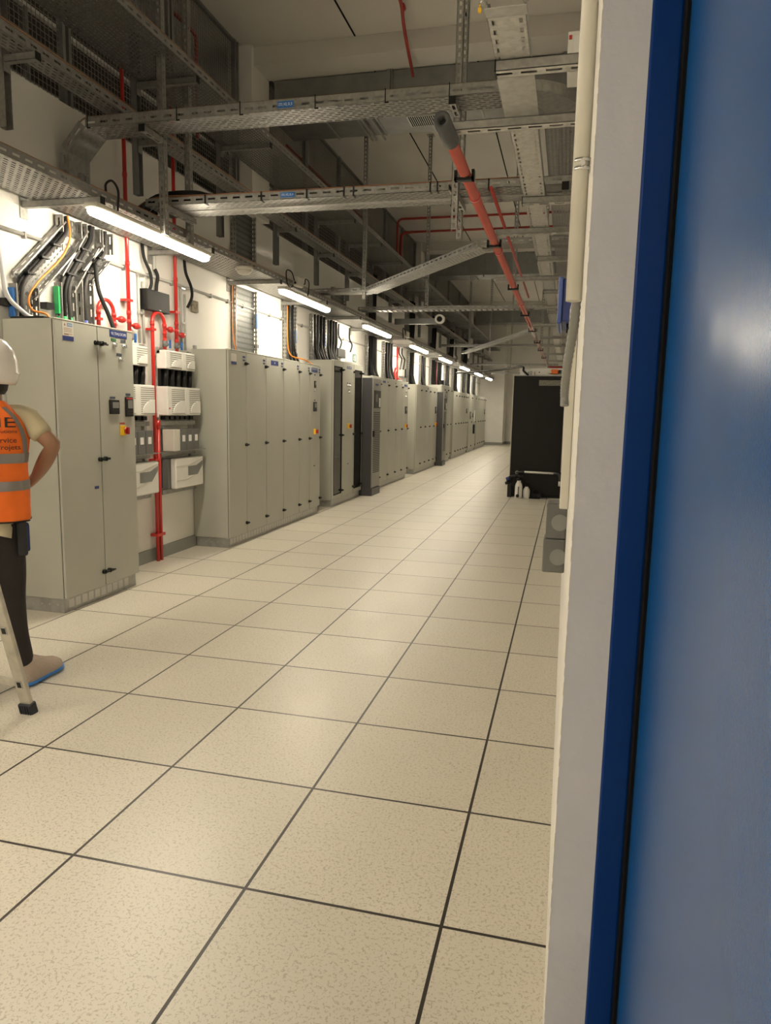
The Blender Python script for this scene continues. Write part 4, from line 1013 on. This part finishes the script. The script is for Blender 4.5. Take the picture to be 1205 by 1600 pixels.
single('red_pipe', B().tube(bend([(-1.74, -1, 5.30), (-1.76, 7.3, 5.30), (-1.80, 7.6, 5.22), (-1.84, 8.24, 5.05)], .1), .017, 10).cyl((-1.76, 7.34, 5.30), (-1.76, 7.40, 5.30), .025, 12), REDD, 'red pipe crossing the near ceiling to the first beam', 'pipe')
single('red_pipe', B().tube(bend([(-3.60, 15.0, 4.15), (-3.60, 15.0, 5.30), (-.05, 15.0, 5.30)], .12), .024, 10), REDD, 'upper red ceiling pipe of the pair crossing the second bay', 'pipe')
single('red_pipe', B().tube(bend([(-3.58, 15.6, 5.18), (-3.40, 15.6, 5.18), (-.05, 15.6, 5.18)], .12), .024, 10).tube(bend([(-3.40, 15.6, 5.18), (-3.60, 15.35, 5.1), (-3.60, 15.3, 4.15)], .1), .03, 10), REDD, 'lower red ceiling pipe of the pair crossing the second bay', 'pipe')
single('red_pipe', B().tube(bend([(-3.78, 5.2, 5.05), (-3.78, 7.0, 5.08), (-3.78, 7.0, 4.1)], .06), .018, 10), REDD, 'red pipe bending down behind the wire mesh before the first column', 'pipe')
single('red_pipe', B().tube(bend([(-3.78, 9.4, 4.85), (-3.78, 13.2, 4.85), (-3.78, 13.2, 4.1)], .06), .018, 10), REDD, 'red pipe bending down behind the wire mesh beyond the first column', 'pipe')

# ================================================================== RIGHT WALL
t = thing('vertical_conduit', 'thick cream vertical conduit pipe on the right wall beside the doorway', 'conduit', (.0, 1.78, 1.7))
obj('pipe', B().cyl((-.001, 1.78, 1.70), (-.001, 1.78, 3.6), .0185, 24), CRM, t)
obj('pipe_clamp', B().cyl((.002, 1.78, 1.985), (.002, 1.78, 1.993), .021, 20).cyl((.002, 1.78, 2.003), (.002, 1.78, 2.011), .021, 20).cyl((.002, 1.755, 1.998), (.002, 1.80, 1.998), .006, 8), CHR, t)
fx = smooth_path([(.005, 1.80, 1.74), (.003, 1.86, 1.66), (-.008, 2.0, 1.57), (-.012, 2.1, 1.50), (-.010, 2.1, 1.46)], 14)
obj('ribbed_hose', B().tube(fx, [.0125 if i % 2 else .0105 for i in range(len(fx))], 14), GBOX2, t)
single('trunking', B().box(-.012, 2.62, 1.10, .019, 2.95, 1.80, bev=.004), CRM, 'cream vertical trunking on the right wall above the grey boxes', 'trunking')
for i, (z0, z1, x0, l_) in enumerate(((.925, 1.07, -.063, 'upper grey square junction box with round cap on the right wall'), (.782, .923, -.070, 'lower grey square junction box with round cap on the right wall'))):
    t = thing('junction_box', l_, 'box', (-.02, 3.05, z0))
    obj('case', B().box(x0, 3.0, z0, .019, 3.14, z1, bev=.006), GBOX, t)
    zc = (z0+z1)/2-.004
    obj('round_cap', B().cyl((-.008, 2.997, zc), (-.008, 3.003, zc), .034, 28), GBOX2, t)
t = thing('blue_enclosure', 'blue plastic distribution box on the right wall behind the cream pipe', 'box', (-.02, 3.0, 1.8))
obj('case', B().box(-.045, 3.0, 1.80, .018, 3.35, 1.965, bev=.005), BLUEB, t)
obj('lid', B().box(-.062, 2.99, 1.79, -.045, 3.36, 1.97, bev=.004), new_mat('pale_blue_lid', (.05,.09,.32), .3), t)
obj('cable_gland', B().cyl((-.01, 3.1, 1.965), (-.01, 3.1, 1.985), .014).cyl((-.01, 3.1, 1.765), (-.01, 3.1, 1.80), .016), BLK, t)
t = thing('alarm_box', 'white box with a red square label high on the right wall', 'box', (-.05, 4.2, 3.17))
obj('case', B().box(-.10, 4.0, 3.19, .018, 4.3, 3.335, bev=.005), WHP, t)
obj('red_label', B().box(-.098+.003, 3.997, 3.295, -.080, 3.9995, 3.315), RED, t)
obj('white_plate', B().box(-.07, 3.997, 3.20, -.03, 3.9995, 3.31), WHT, t)
t = thing('louvre_panel', 'grey vertical panel at the right end behind the white alarm box', 'panel', (-.1, 7.2, 3.6))
obj('sheet', B().box(-.25, 8.28, 3.9, .0, 8.30, 5.16), ZND, t)

# black cooling cabinet
t = thing('cooling_cabinet', 'tall matt black cabinet standing on the right side of the aisle', 'cabinet', (-.46, 13.4, 0))
obj('body', B().box(-.905, 12.36, .05, -.03, 14.6, 2.03, bev=.004), BLAC, t)
obj('plinth', B().box(-.885, 12.40, 0, -.04, 14.5, .05), BLK, t)
obj('front_edge', B().box(-.918, 12.375, .05, -.906, 14.55, 2.03), CRM, t)
obj('top_label', B().box(-.49, 12.352, 1.875, -.045, 12.358, 1.965), new_mat('scratched_steel_plate', (.22,.21,.17), .5, metal=.3, var=.3, scale=60), t)
obj('drain_outlet', B().cyl((-.785, 12.30, .42), (-.785, 12.36, .42), .03, 16), GBOX2, t)
t = thing('drain_pipe', 'pale horizontal pipe low across the black cabinet', 'pipe', (-.4, 12.28, .42))
obj('pipe', B().cyl((-.66, 12.29, .435), (-.17, 12.29, .428), .018, 12), WHP, t)
obj('elbow', B().tube(bend([(-.79, 12.31, .42), (-.74, 12.29, .43), (-.65, 12.29, .435)], .03), .016, 10), DKG, t); obj('elbow', B().tube(bend([(-.18, 12.29, .428), (-.09, 12.29, .425), (-.07, 12.29, .36), (-.07, 12.29, .28)], .05), .02, 10), DKG, t)
obj('tee', B().cyl((-.07, 12.29, .30), (-.07, 12.29, .22), .024, 12), WHP, t)
single('drain_riser', B().cyl((-.045, 12.30, .45), (-.045, 12.30, 2.0), .022, 12), CRM, 'pale vertical pipe at the right edge of the black cabinet', 'pipe')
t = thing('valve_plate', 'pale metal plate with holes standing on the black cabinet', 'panel', (-.4, 12.5, 2.03))
obj('plate', B().box(-.82, 12.5, 2.032, -.03, 12.53, 2.165), WHP, t)
q = B()
for x in (-.68, -.50, -.34): q.cyl((x, 12.497, 2.10), (x, 12.5, 2.10), .010, 12)
obj('hole', q, BLK, t)
obj('bracket', B().box(-.66, 12.47, 2.032, -.62, 12.495, 2.12).box(-.59, 12.47, 2.032, -.57, 12.495, 2.11).box(-.82, 12.48, 2.032, -.05, 12.5, 2.05), ZN, t)
t = thing('valve_actuator', 'orange valve actuator on top of the black cabinet', 'actuator', (-.3, 12.4, 2.08))
obj('body', B().box(-.31, 12.40, 2.07, -.19, 12.495, 2.145, bev=.012), ORA, t)
obj('dial', B().cyl((-.335, 12.395, 2.107), (-.335, 12.495, 2.107), .033, 18), CRM, t)
obj('gland', B().box(-.19, 12.42, 2.085, -.15, 12.49, 2.135), BLK, t)
obj('lead', B().tube(smooth_path([(-.15, 12.45, 2.12), (-.10, 12.44, 2.14), (-.06, 12.44, 2.09), (-.08, 12.44, 2.05)], 5), .006, 8), BLK, t)
single('cable', B().tube(smooth_path([(-2.2, 14.5, 2.18), (-1.2, 13.2, 2.18), (-.80, 12.52, 2.19), (-.76, 12.46, 2.12), (-.68, 12.42, 2.05)], 6), .018, 8), BLK, 'black cable arching onto the left top corner of the black cabinet', 'cable')
# sprayers
def sprayer(label, x, y, h, r):
    t = thing('sprayer_bottle', label, 'bottle', (x, y, 0))
    obj('bottle', B().lathe([(r*.9, 0), (r, .02), (r, h*.68), (r*.8, h*.82), (r*.55, h*.9), (r*.5, h)], (x, y, 0), 24), WHP, t)
    obj('pump_head', B().lathe([(r*.6, h), (r*.62, h+.03), (r*.25, h+.04), (r*.25, h+.07)], (x, y, 0), 16).box(x-.012, y-.05, h+.06, x+.06, y+.012, h+.085).tube(smooth_path([(x, y, h+.03), (x-.05, y-.02, h+.09), (x-.09, y-.04, h+.02), (x-.10, y-.04, h-.1)], 5), .006, 8), BLK, t)
    return t
t = sprayer('taller white sprayer bottle at the foot of the black cabinet', -.735, 12.18, .30, .062)
obj('level_strip', B().box(-.742, 12.112, .06, -.728, 12.1175, .20), BLK, t); obj('round_knob', B().cyl((-.745, 12.10, .045), (-.745, 12.118, .045), .028, 16), BLK, t)
sprayer('shorter white sprayer bottle right of the taller one', -.605, 12.22, .20, .056)
t = thing('hose_bundle', 'black coiled hose and trigger piled beside the sprayer bottles', 'hose', (-.47, 12.25, 0))
for k, (r, z) in enumerate(((.085, .015), (.075, .04), (.065, .07), (.06, .10))):
    obj('coil', B().tube(arc((-.47+.01*k, 12.22, z), r, 0, 2*PI, 20, (1,0,0), (0,.6,.15*(k+1))), .013, 8), BLK, t)
obj('trigger', B().box(-.42, 12.16, .03, -.36, 12.19, .09).cyl((-.42, 12.18, .02), (-.33, 12.13, .015), .008), BLK, t)
obj('lead', B().tube(smooth_path([(-.40, 12.2, .02), (-.33, 12.1, .008), (-.28, 12.05, .008), (-.25, 12.1, .008)], 5), .005, 6), WHTC, t)
t = thing('pump_valve', 'black and blue valve clamped low on the left edge of the black cabinet', 'valve', (-.95, 12.3, .2))
obj('body', B().tube(smooth_path([(-.94, 12.30, .22), (-.90, 12.28, .33), (-.82, 12.26, .36), (-.72, 12.24, .37)], 5), .028, 10).cyl((-.97, 12.28, .23), (-.90, 12.28, .25), .025, 12), BLK, t)
obj('blue_cap', B().cyl((-.955, 12.28, .30), (-.90, 12.28, .32), .032, 14), BLUEB, t)
obj('stand', B().box(-.93, 12.27, 0, -.87, 12.33, .24), BLK, t)

# ================================================================== LADDER
t = thing('step_ladder', 'aluminium step ladder at the left edge in front of the worker', 'ladder', (-2.6, 2.65, 0))
def rail(x0, x1, y0, y1, z1):
    M = frame((x0, y0, 0), (x1-x0, y1-y0, z1), (0,-1,.18)); L_ = V((x1-x0, y1-y0, z1)).length
    b = B().box(.045, -.028, -.012, L_, .028, .012, bev=.004)
    for v in b.bm.verts: v.co = M @ v.co
    return b, M
b1, M1 = rail(-2.375, -2.44, 2.70, 2.30, 1.75)
b2, M2 = rail(-2.83, -2.77, 2.74, 2.32, 1.75)
obj('side_rail', b1, ALU, t); obj('side_rail', b2, ALU, t)
for M in (M1, M2):
    b = B().box(-.008, -.035, -.02, .055, .035, .024, bev=.006)
    for k in range(5): b.box(-.006, -.03+k*.0125, .022, .05, -.026+k*.0125, .028)
    for v in b.bm.verts: v.co = M @ v.co
    obj('rubber_foot', b, new_mat('navy_black_rubber', (.018,.02,.028), .5), t)
for k in range(6):
    z = .155+k*.275; f = z/1.75
    pa = V((-2.375+(-.065)*f, 2.70-.40*f, z)); pb = V((-2.83+.06*f, 2.74-.42*f, z))
    d_ = (pb-pa).normalized()
    b = B().box(0, -.012, -.014, (pb-pa).length, .012, .014, M=frame(pa, pb-pa, (0,0,1)))
    o = obj('rung', b, ALU, t)
    e = B()
    Mh = M1 @ Matrix.Translation(V((V((pa-M1.translation)).length, 0, .012)))
    e.box(-.020, -.015, 0, .020, .015, .003, M=Mh)
    eo = obj('rung_end', e, ZNL, o)
    e = B().box(-.014, -.010, .002, .014, .010, .0045, M=Mh)
    obj('rung_socket', e, BLK, o)
# rear frame
for x in (-2.42, -2.79):
    b = B().box(0, -.02, -.012, 1.80, .02, .012, M=frame((x, 1.75, 0), (0, .55, 1.72), (0,1,0)))
    obj('rear_leg', b, ALU, t)
obj('top_platform', B().box(-2.80, 2.24, 1.74, -2.41, 2.42, 1.77, bev=.005), ALU, t)

# ================================================================== PERSON
def skin_mesh(name, verts, edges, radii, mat, parent, root=0, sub=2, flat=None):
    me = bpy.data.meshes.new(name); me.from_pydata([V(v) for v in verts], edges, [])
    o = bpy.data.objects.new(name, me); COL.objects.link(o)
    m = o.modifiers.new('skin', 'SKIN'); m.use_smooth_shade = True; m.branch_smoothing = .6
    for i, r in enumerate(radii):
        s = me.skin_vertices[0].data[i]
        s.radius = r if isinstance(r, tuple) else (r, r)
        s.use_root = (i == root)
    ms = o.modifiers.new('sub', 'SUBSURF'); ms.levels = sub; ms.render_levels = sub
    dg = bpy.context.evaluated_depsgraph_get(); dg.update()
    nme = bpy.data.meshes.new_from_object(o.evaluated_get(dg))
    bpy.data.objects.remove(o); nme.name = name
    nme.materials.clear(); nme.materials.append(mat)
    for p_ in nme.polygons: p_.use_smooth = True
    o = bpy.data.objects.new(name, nme); COL.objects.link(o); o.parent = parent
    return o
SKIN = new_mat('tanned_skin', (.30,.155,.09), .5, var=.06, scale=10)
VEST = new_mat('orange_vest_fabric', (.90,.17,.012), .75, var=.08, scale=8, bump=.5, bscale=7)
TSH = new_mat('khaki_tshirt_cotton', (.47,.41,.27), .85, var=.06, scale=8, bump=.4, bscale=9)
TROU = new_mat('charcoal_work_trousers', (.022,.018,.016), .85, var=.1, scale=8, bump=.6, bscale=9)
REFL = new_mat('grey_reflective_tape', (.24,.22,.21), .4, metal=.2)
PM = Matrix.Translation(V((-2.705, 2.925, 0))) @ Matrix.Rotation(math.radians(42), 4, 'Z')
man = thing('person', 'worker seen from behind in orange vest and white helmet, right hand on hip', 'person', M=PM)
# body: local x right, y forward
bv = [(-.02,0,.93),(0,0,1.08),(0,.01,1.24),(0,0,1.38),(0,.0,1.46),(.005,.03,1.53),(.012,.045,1.60),(.012,.04,1.66),   # 0-7
      (.09,0,1.385),(.185,-.01,1.375),(.225,-.06,1.27),(.272,-.08,1.24),(.225,.02,1.14),(.185,.11,1.055),(.155,.15,1.03),   # 8 clav 9 shoulder 10 mid,11 elbow,12 forearm,13 wrist,14 palm
      (-.09,0,1.385),(-.185,-.01,1.375),(-.25,-.01,1.22),(-.27,-.01,1.10),(-.26,.10,1.02),(-.24,.22,.98),(-.235,.29,.975),   # 15..21
      (.045,0,.87),(.04,0,.48),(.085,-.02,.10),(-.105,0,.87),(-.105,-.03,.48),(-.10,-.07,.10),
      (.115,.07,.04),(-.11,.06,.04),(.14,.13,.035),(-.12,.13,.035)]
be = [(0,1),(1,2),(2,3),(3,4),(4,5),(5,6),(6,7),(3,8),(8,9),(9,10),(10,11),(11,12),(12,13),(13,14),(3,15),(15,16),(16,17),(17,18),(18,19),(19,20),(20,21),(0,22),(22,23),(23,24),(0,25),(25,26),(26,27),(24,28),(27,29),(28,30),(29,31)]
br = [(.10,.08),(.10,.075),(.12,.085),(.08,.06),.050,.060,(.075,.09),(.055,.07),.045,.045,.046,.046,.043,.030,(.036,.018),.045,.045,.046,.044,.043,.030,(.036,.018),.06,.045,.038,.06,.045,.038,.04,.04,.032,.032]
# fingers
def fingers(base_i, org, dirv, side, curl, thumb):
    o_, d_, s_, c_ = V(org), V(dirv).normalized(), V(side).normalized(), V(curl).normalized()
    for k, ln in enumerate((.068, .078, .072, .056)):
        st = o_+d_*.03+s_*((k-1.5)*.019)
        p = [st, st+d_*ln*.55+c_*.008, st+d_*ln*.85+c_*.028, st+d_*ln+c_*.05]
        i0 = len(bv)
        for q_, r_ in zip(p, (.0105, .0095, .009, .0075)): bv.append(tuple(q_)); br.append(r_)
        be.append((base_i, i0)); be.extend([(i0, i0+1), (i0+1, i0+2), (i0+2, i0+3)])
    st = o_-s_*.038*thumb-d_*.005; p = [st, st-s_*.02*thumb+d_*.02+c_*.01, st-s_*.028*thumb+d_*.045+c_*.02]
    i0 = len(bv)
    for q_, r_ in zip(p, (.013, .0115, .009)): bv.append(tuple(q_)); br.append(r_)
    be.append((base_i, i0)); be.extend([(i0, i0+1), (i0+1, i0+2)])
fingers(14, bv[14], (-.45,.75,-.30), (.3,.2,.9), (-.9,-.2,-.1), 1)
fingers(21, bv[21], (.1,1,-.1), (1,0,.1), (0,-.1,-1), -1)
skin_mesh('body', bv, be, br, SKIN, man, 0, 1)
# ears / nose details on the head
def at_local(b_, name, mat): 
    return obj(name, b_, mat, man, local=True)
at_local(B().lathe([(.004,-.004),(.016,-.003),(.018,.003),(.008,.006)], (.078,.04,1.60), 12, 'x').lathe([(.004,.004),(.016,.003),(.018,-.003),(.008,-.006)], (-.078,.04,1.60), 12, 'x').lathe([(.006,.11),(.016,.125),(.012,.14),(.002,.15)], (0,.0,1.585), 10, 'y'), 'ears_and_nose', SKIN)
at_local(B().lathe([(.058,1.475),(.074,1.495),(.088,1.56),(.088,1.62),(.07,1.68)], (.010,.015,0), 20, 'z', .93, 1.05), 'hair', new_mat('black_hair', (.012,.01,.009), .6, bump=.5, bscale=120))
at_local(B().box(-.022, .128, 1.548, .022, .136, 1.553).box(-.045, .122, 1.60, -.018, .132, 1.612).box(.018, .122, 1.60, .045, .132, 1.612), 'eyes_and_mouth', new_mat('dark_features', (.06,.03,.025), .5))
# helmet
hp = [(.02,1.748),(.055,1.742),(.09,1.722),(.115,1.685),(.127,1.64),(.130,1.60),(.132,1.575),(.126,1.545),(.112,1.522),(.106,1.524),(.118,1.58)]
he = B()
rs = []
for r, z in hp:
    rs.append([V((.012+r*.93*math.cos(a), .02+r*1.16*math.sin(a)+(-.012 if z < 1.58 and math.sin(a) < 0 else 0), z-(.0 if math.sin(a) < 0 else (.0)))) for a in [2*PI*i/40 for i in range(40)]])
he.rings(rs, cap=True)
ho = at_local(he, 'helmet', new_mat('white_helmet_shell', (.78,.75,.72), .18, coat=.5))
q = B().tube([(-.02+.045*i/8, .02+.13*math.sin(-PI/2+.0), 1.0) for i in range(2)], .001)
q = B()
for x0 in (-.035, .035): q.tube([(x0, .02-1.16*r*1.0, z) if abs(x0) < 1 else 0 for r, z in ((.05,1.744),(.09,1.724),(.115,1.688),(.126,1.645))], .006, 8)
obj('helmet_ridge', q, MATS['white_helmet_shell'], ho, local=True)
obj('helmet_brim', B().rings([[V((.012+r*.93*math.cos(a), .02+r*1.16*math.sin(a), z)) for a in [2*PI*i/40 for i in range(40)]] for r, z in ((.131,1.585),(.138,1.578),(.138,1.573),(.129,1.573))], cap=False), MATS['white_helmet_shell'], ho, local=True)
def on_helmet(p):
    return V((p.x, .02-1.16*.130*math.sqrt(max(.05, 1-(p.x/(.130*.93))**2))-.002, p.z))
text('helmet_lettering', 'S.I. INDUS', .035, .008, (.055, -.15, 1.618), (1,0,0), (0,0,1), INK, ho, warp=on_helmet)
text('helmet_lettering', 'P. MILANO', .033, .008, (.055, -.15, 1.604), (1,0,0), (0,0,1), INK, ho, warp=on_helmet)
# t-shirt with sleeves
sh = [(0,0,.93),(0,0,1.08),(0,.0,1.24),(0,0,1.38),(.10,0,1.385),(.168,-.01,1.37),(.20,-.04,1.31),(.232,-.06,1.265),(-.10,0,1.385),(-.18,-.01,1.37),(-.225,-.01,1.28),(-.25,-.01,1.22),(-.014,0,.885)]
skin_mesh('tshirt', sh, [(0,1),(1,2),(2,3),(3,4),(4,5),(5,6),(6,7),(3,8),(8,9),(9,10),(10,11),(0,12)], [(.135,.10),(.142,.104),(.158,.115),(.12,.09),.066,.060,.060,.064,.075,.072,.072,.070,(.118,.09)], TSH, man, 0, 2)
# vest as a lofted shell
VZ = [(.862,.168,.128),(.90,.170,.130),(1.0,.165,.126),(1.10,.163,.124),(1.20,.172,.130),(1.27,.178,.132),(1.32,.172,.128),(1.37,.150,.115),(1.41,.115,.092),(1.445,.078,.068)]
def vest_ab(z):
    for (z0, a0, b0), (z1, a1, b1) in zip(VZ, VZ[1:]):
        if z <= z1: f = max(0, (z-z0)/(z1-z0)); return a0+(a1-a0)*f, b0+(b1-b0)*f
    return VZ[-1][1:]
def vpt(z, ang, off=0.0):
    a, b = vest_ab(z); a += off; b += off; n = 2.6
    c, s = math.cos(ang), math.sin(ang)
    wr = .004*math.sin(ang*9+z*7)*max(0, min(1, (1.25-z)*2.5))+ (.003*math.sin(ang*5-z*23))
    k = 1+wr/a
    return V((-.014+math.copysign(abs(c)**(2/n), c)*a*k, math.copysign(abs(s)**(2/n), s)*b*k, z))
zz = [.862+.583*i/40 for i in range(41)]
# hem dips a little towards the right side
vs = B().rings([[vpt(z, 2*PI*i/56) for i in range(56)] for z in zz], cap=False)
vo_ = at_local(vs, 'hi_vis_vest', VEST)
for z0, z1 in ((1.148, 1.195), (1.015, 1.062)):
    obj('reflective_band', B().rings([[vpt(z0+(z1-z0)*j/3, 2*PI*i/56, .0025) for i in range(56)] for j in range(4)], cap=False), REFL, vo_, local=True)
for sgn in (1, -1):
    # shoulder tape beside the armhole
    st = []
    for j in range(14):
        z = 1.195+.22*j/13; a, b = vest_ab(z)
        ang0 = -PI/2+sgn*(.98-.42*(j/13)**2)
        st.append([vpt(z, ang0+sgn*dd, .003) for dd in (-.10, .0, .10, .14)])
    obj('shoulder_tape', B().rings(st, cap=False, close=False), REFL, vo_, local=True)
def on_vest(p):
    a, b = vest_ab(p.z); n = 2.6
    x = max(-a*.97, min(a*.97, p.x))
    lo = -PI*.999; best = None
    # point on the back with this x
    c = min(1, abs(x+.014)/a); ang = math.acos(min(1, c**(n/2)))
    q_ = vpt(p.z, -ang if x+.014 >= 0 else -(PI-ang), .004)
    return V((p.x, q_.y, p.z))
text('vest_logo', 'SPIE', .195, .048, (-.090, 0, 1.320), (1,0,0), (0,0,1), INK, vo_, warp=on_vest)
text('vest_lettering', 'Building Solutions', .205, .022, (-.096, 0, 1.288), (1,0,0), (0,0,1), INK, vo_, warp=on_vest)
text('vest_lettering', 'Service', .105, .026, (.000, 0, 1.247), (1,0,0), (0,0,1), INK, vo_, warp=on_vest)
text('vest_lettering', 'Grands Projets', .220, .031, (-.100, 0, 1.207), (1,0,0), (0,0,1), INK, vo_, warp=on_vest)
obj('back_badge', B().lathe([(.014, -.002), (.014, .001)], (.005, -.102, 1.395), 16, 'y'), WHT, vo_, local=True)
obj('hem_binding', B().rings([[vpt(z, 2*PI*i/56, .003) for i in range(56)] for z in (.860, .868)], cap=False), BLK, vo_, local=True)
# trousers
tr = [(-.02,0,.86),(.045,0,.80),(.045,.01,.62),(.045,0,.46),(.055,-.01,.28),(.080,-.01,.09),(-.105,0,.80),(-.105,.0,.62),(-.105,-.02,.46),(-.10,-.05,.28),(-.10,-.06,.10),(-.02,0,.95)]
skin_mesh('trousers', tr, [(0,1),(1,2),(2,3),(3,4),(4,5),(0,6),(6,7),(7,8),(8,9),(9,10),(0,11)], [(.150,.115),.098,.085,.070,.063,.066,.098,.080,.068,.062,.066,(.142,.108)], TROU, man, 0, 2)
at_local(B().box(.085, -.105, .69, .130, -.02, .86, bev=.012), 'holster_pocket', new_mat('dark_pocket_fabric', (.02,.02,.022), .8))
at_local(B().box(.112, -.04, .70, .142, .03, .84, bev=.01), 'blue_cloth', new_mat('navy_cloth', (.012,.03,.13), .8))
# shoes with disposable covers
COVER = bpy.data.materials.new('clear_plastic_film'); COVER.use_nodes = True
_nt, _N, _L = nm(COVER); _p = _N['Principled BSDF']; _p.inputs['Base Color'].default_value = (.46,.36,.29,1); _p.inputs['Roughness'].default_value = .25
_no = _N.new('ShaderNodeTexNoise'); _no.inputs['Scale'].default_value = 28; _no.inputs['Detail'].default_value = 6
_b = _N.new('ShaderNodeBump'); _b.inputs['Strength'].default_value = .9; _b.inputs['Distance'].default_value = .01
_L.new(_no.outputs['Fac'], _b.inputs['Height']); _L.new(_b.outputs[0], _p.inputs['Normal'])
SOLE = new_mat('blue_plastic_film', (.03,.20,.62), .3, bump=.7, bscale=30)
def shoe(hx, hy, ang):
    M = Matrix.Translation(V((hx, hy, 0))) @ Matrix.Rotation(ang, 4, 'Z')
    prof = [(-.05,.032,.08),(-.02,.045,.115),(.04,.047,.12),(.10,.048,.09),(.16,.054,.065),(.21,.050,.05),(.245,.030,.03)]
    rs = []; ss = []
    for y, w_, h in prof:
        rs.append([M @ V((w_*1.12*math.copysign(abs(math.cos(a))**.8, math.cos(a)), y, .03+max(-.01, h*math.sin(a)*(1 if math.sin(a) > 0 else .3)))) for a in [2*PI*i/20 for i in range(20)]])
        ss.append([M @ V((w_*1.22*math.copysign(abs(math.cos(a))**.7, math.cos(a)), y*1.04, .017+.017*math.sin(a))) for a in [2*PI*i/20 for i in range(20)]])
    o = at_local(B().rings(rs), 'shoe_cover', COVER)
    obj('cover_sole', B().rings(ss), SOLE, o, local=True)
shoe(.098, -.005, math.radians(-38)); shoe(-.10, -.055, math.radians(8))

print('labels used twice:', {k: v for k, v in USED.items() if v > 1 and 'cable' not in k and 'post behind' not in k})
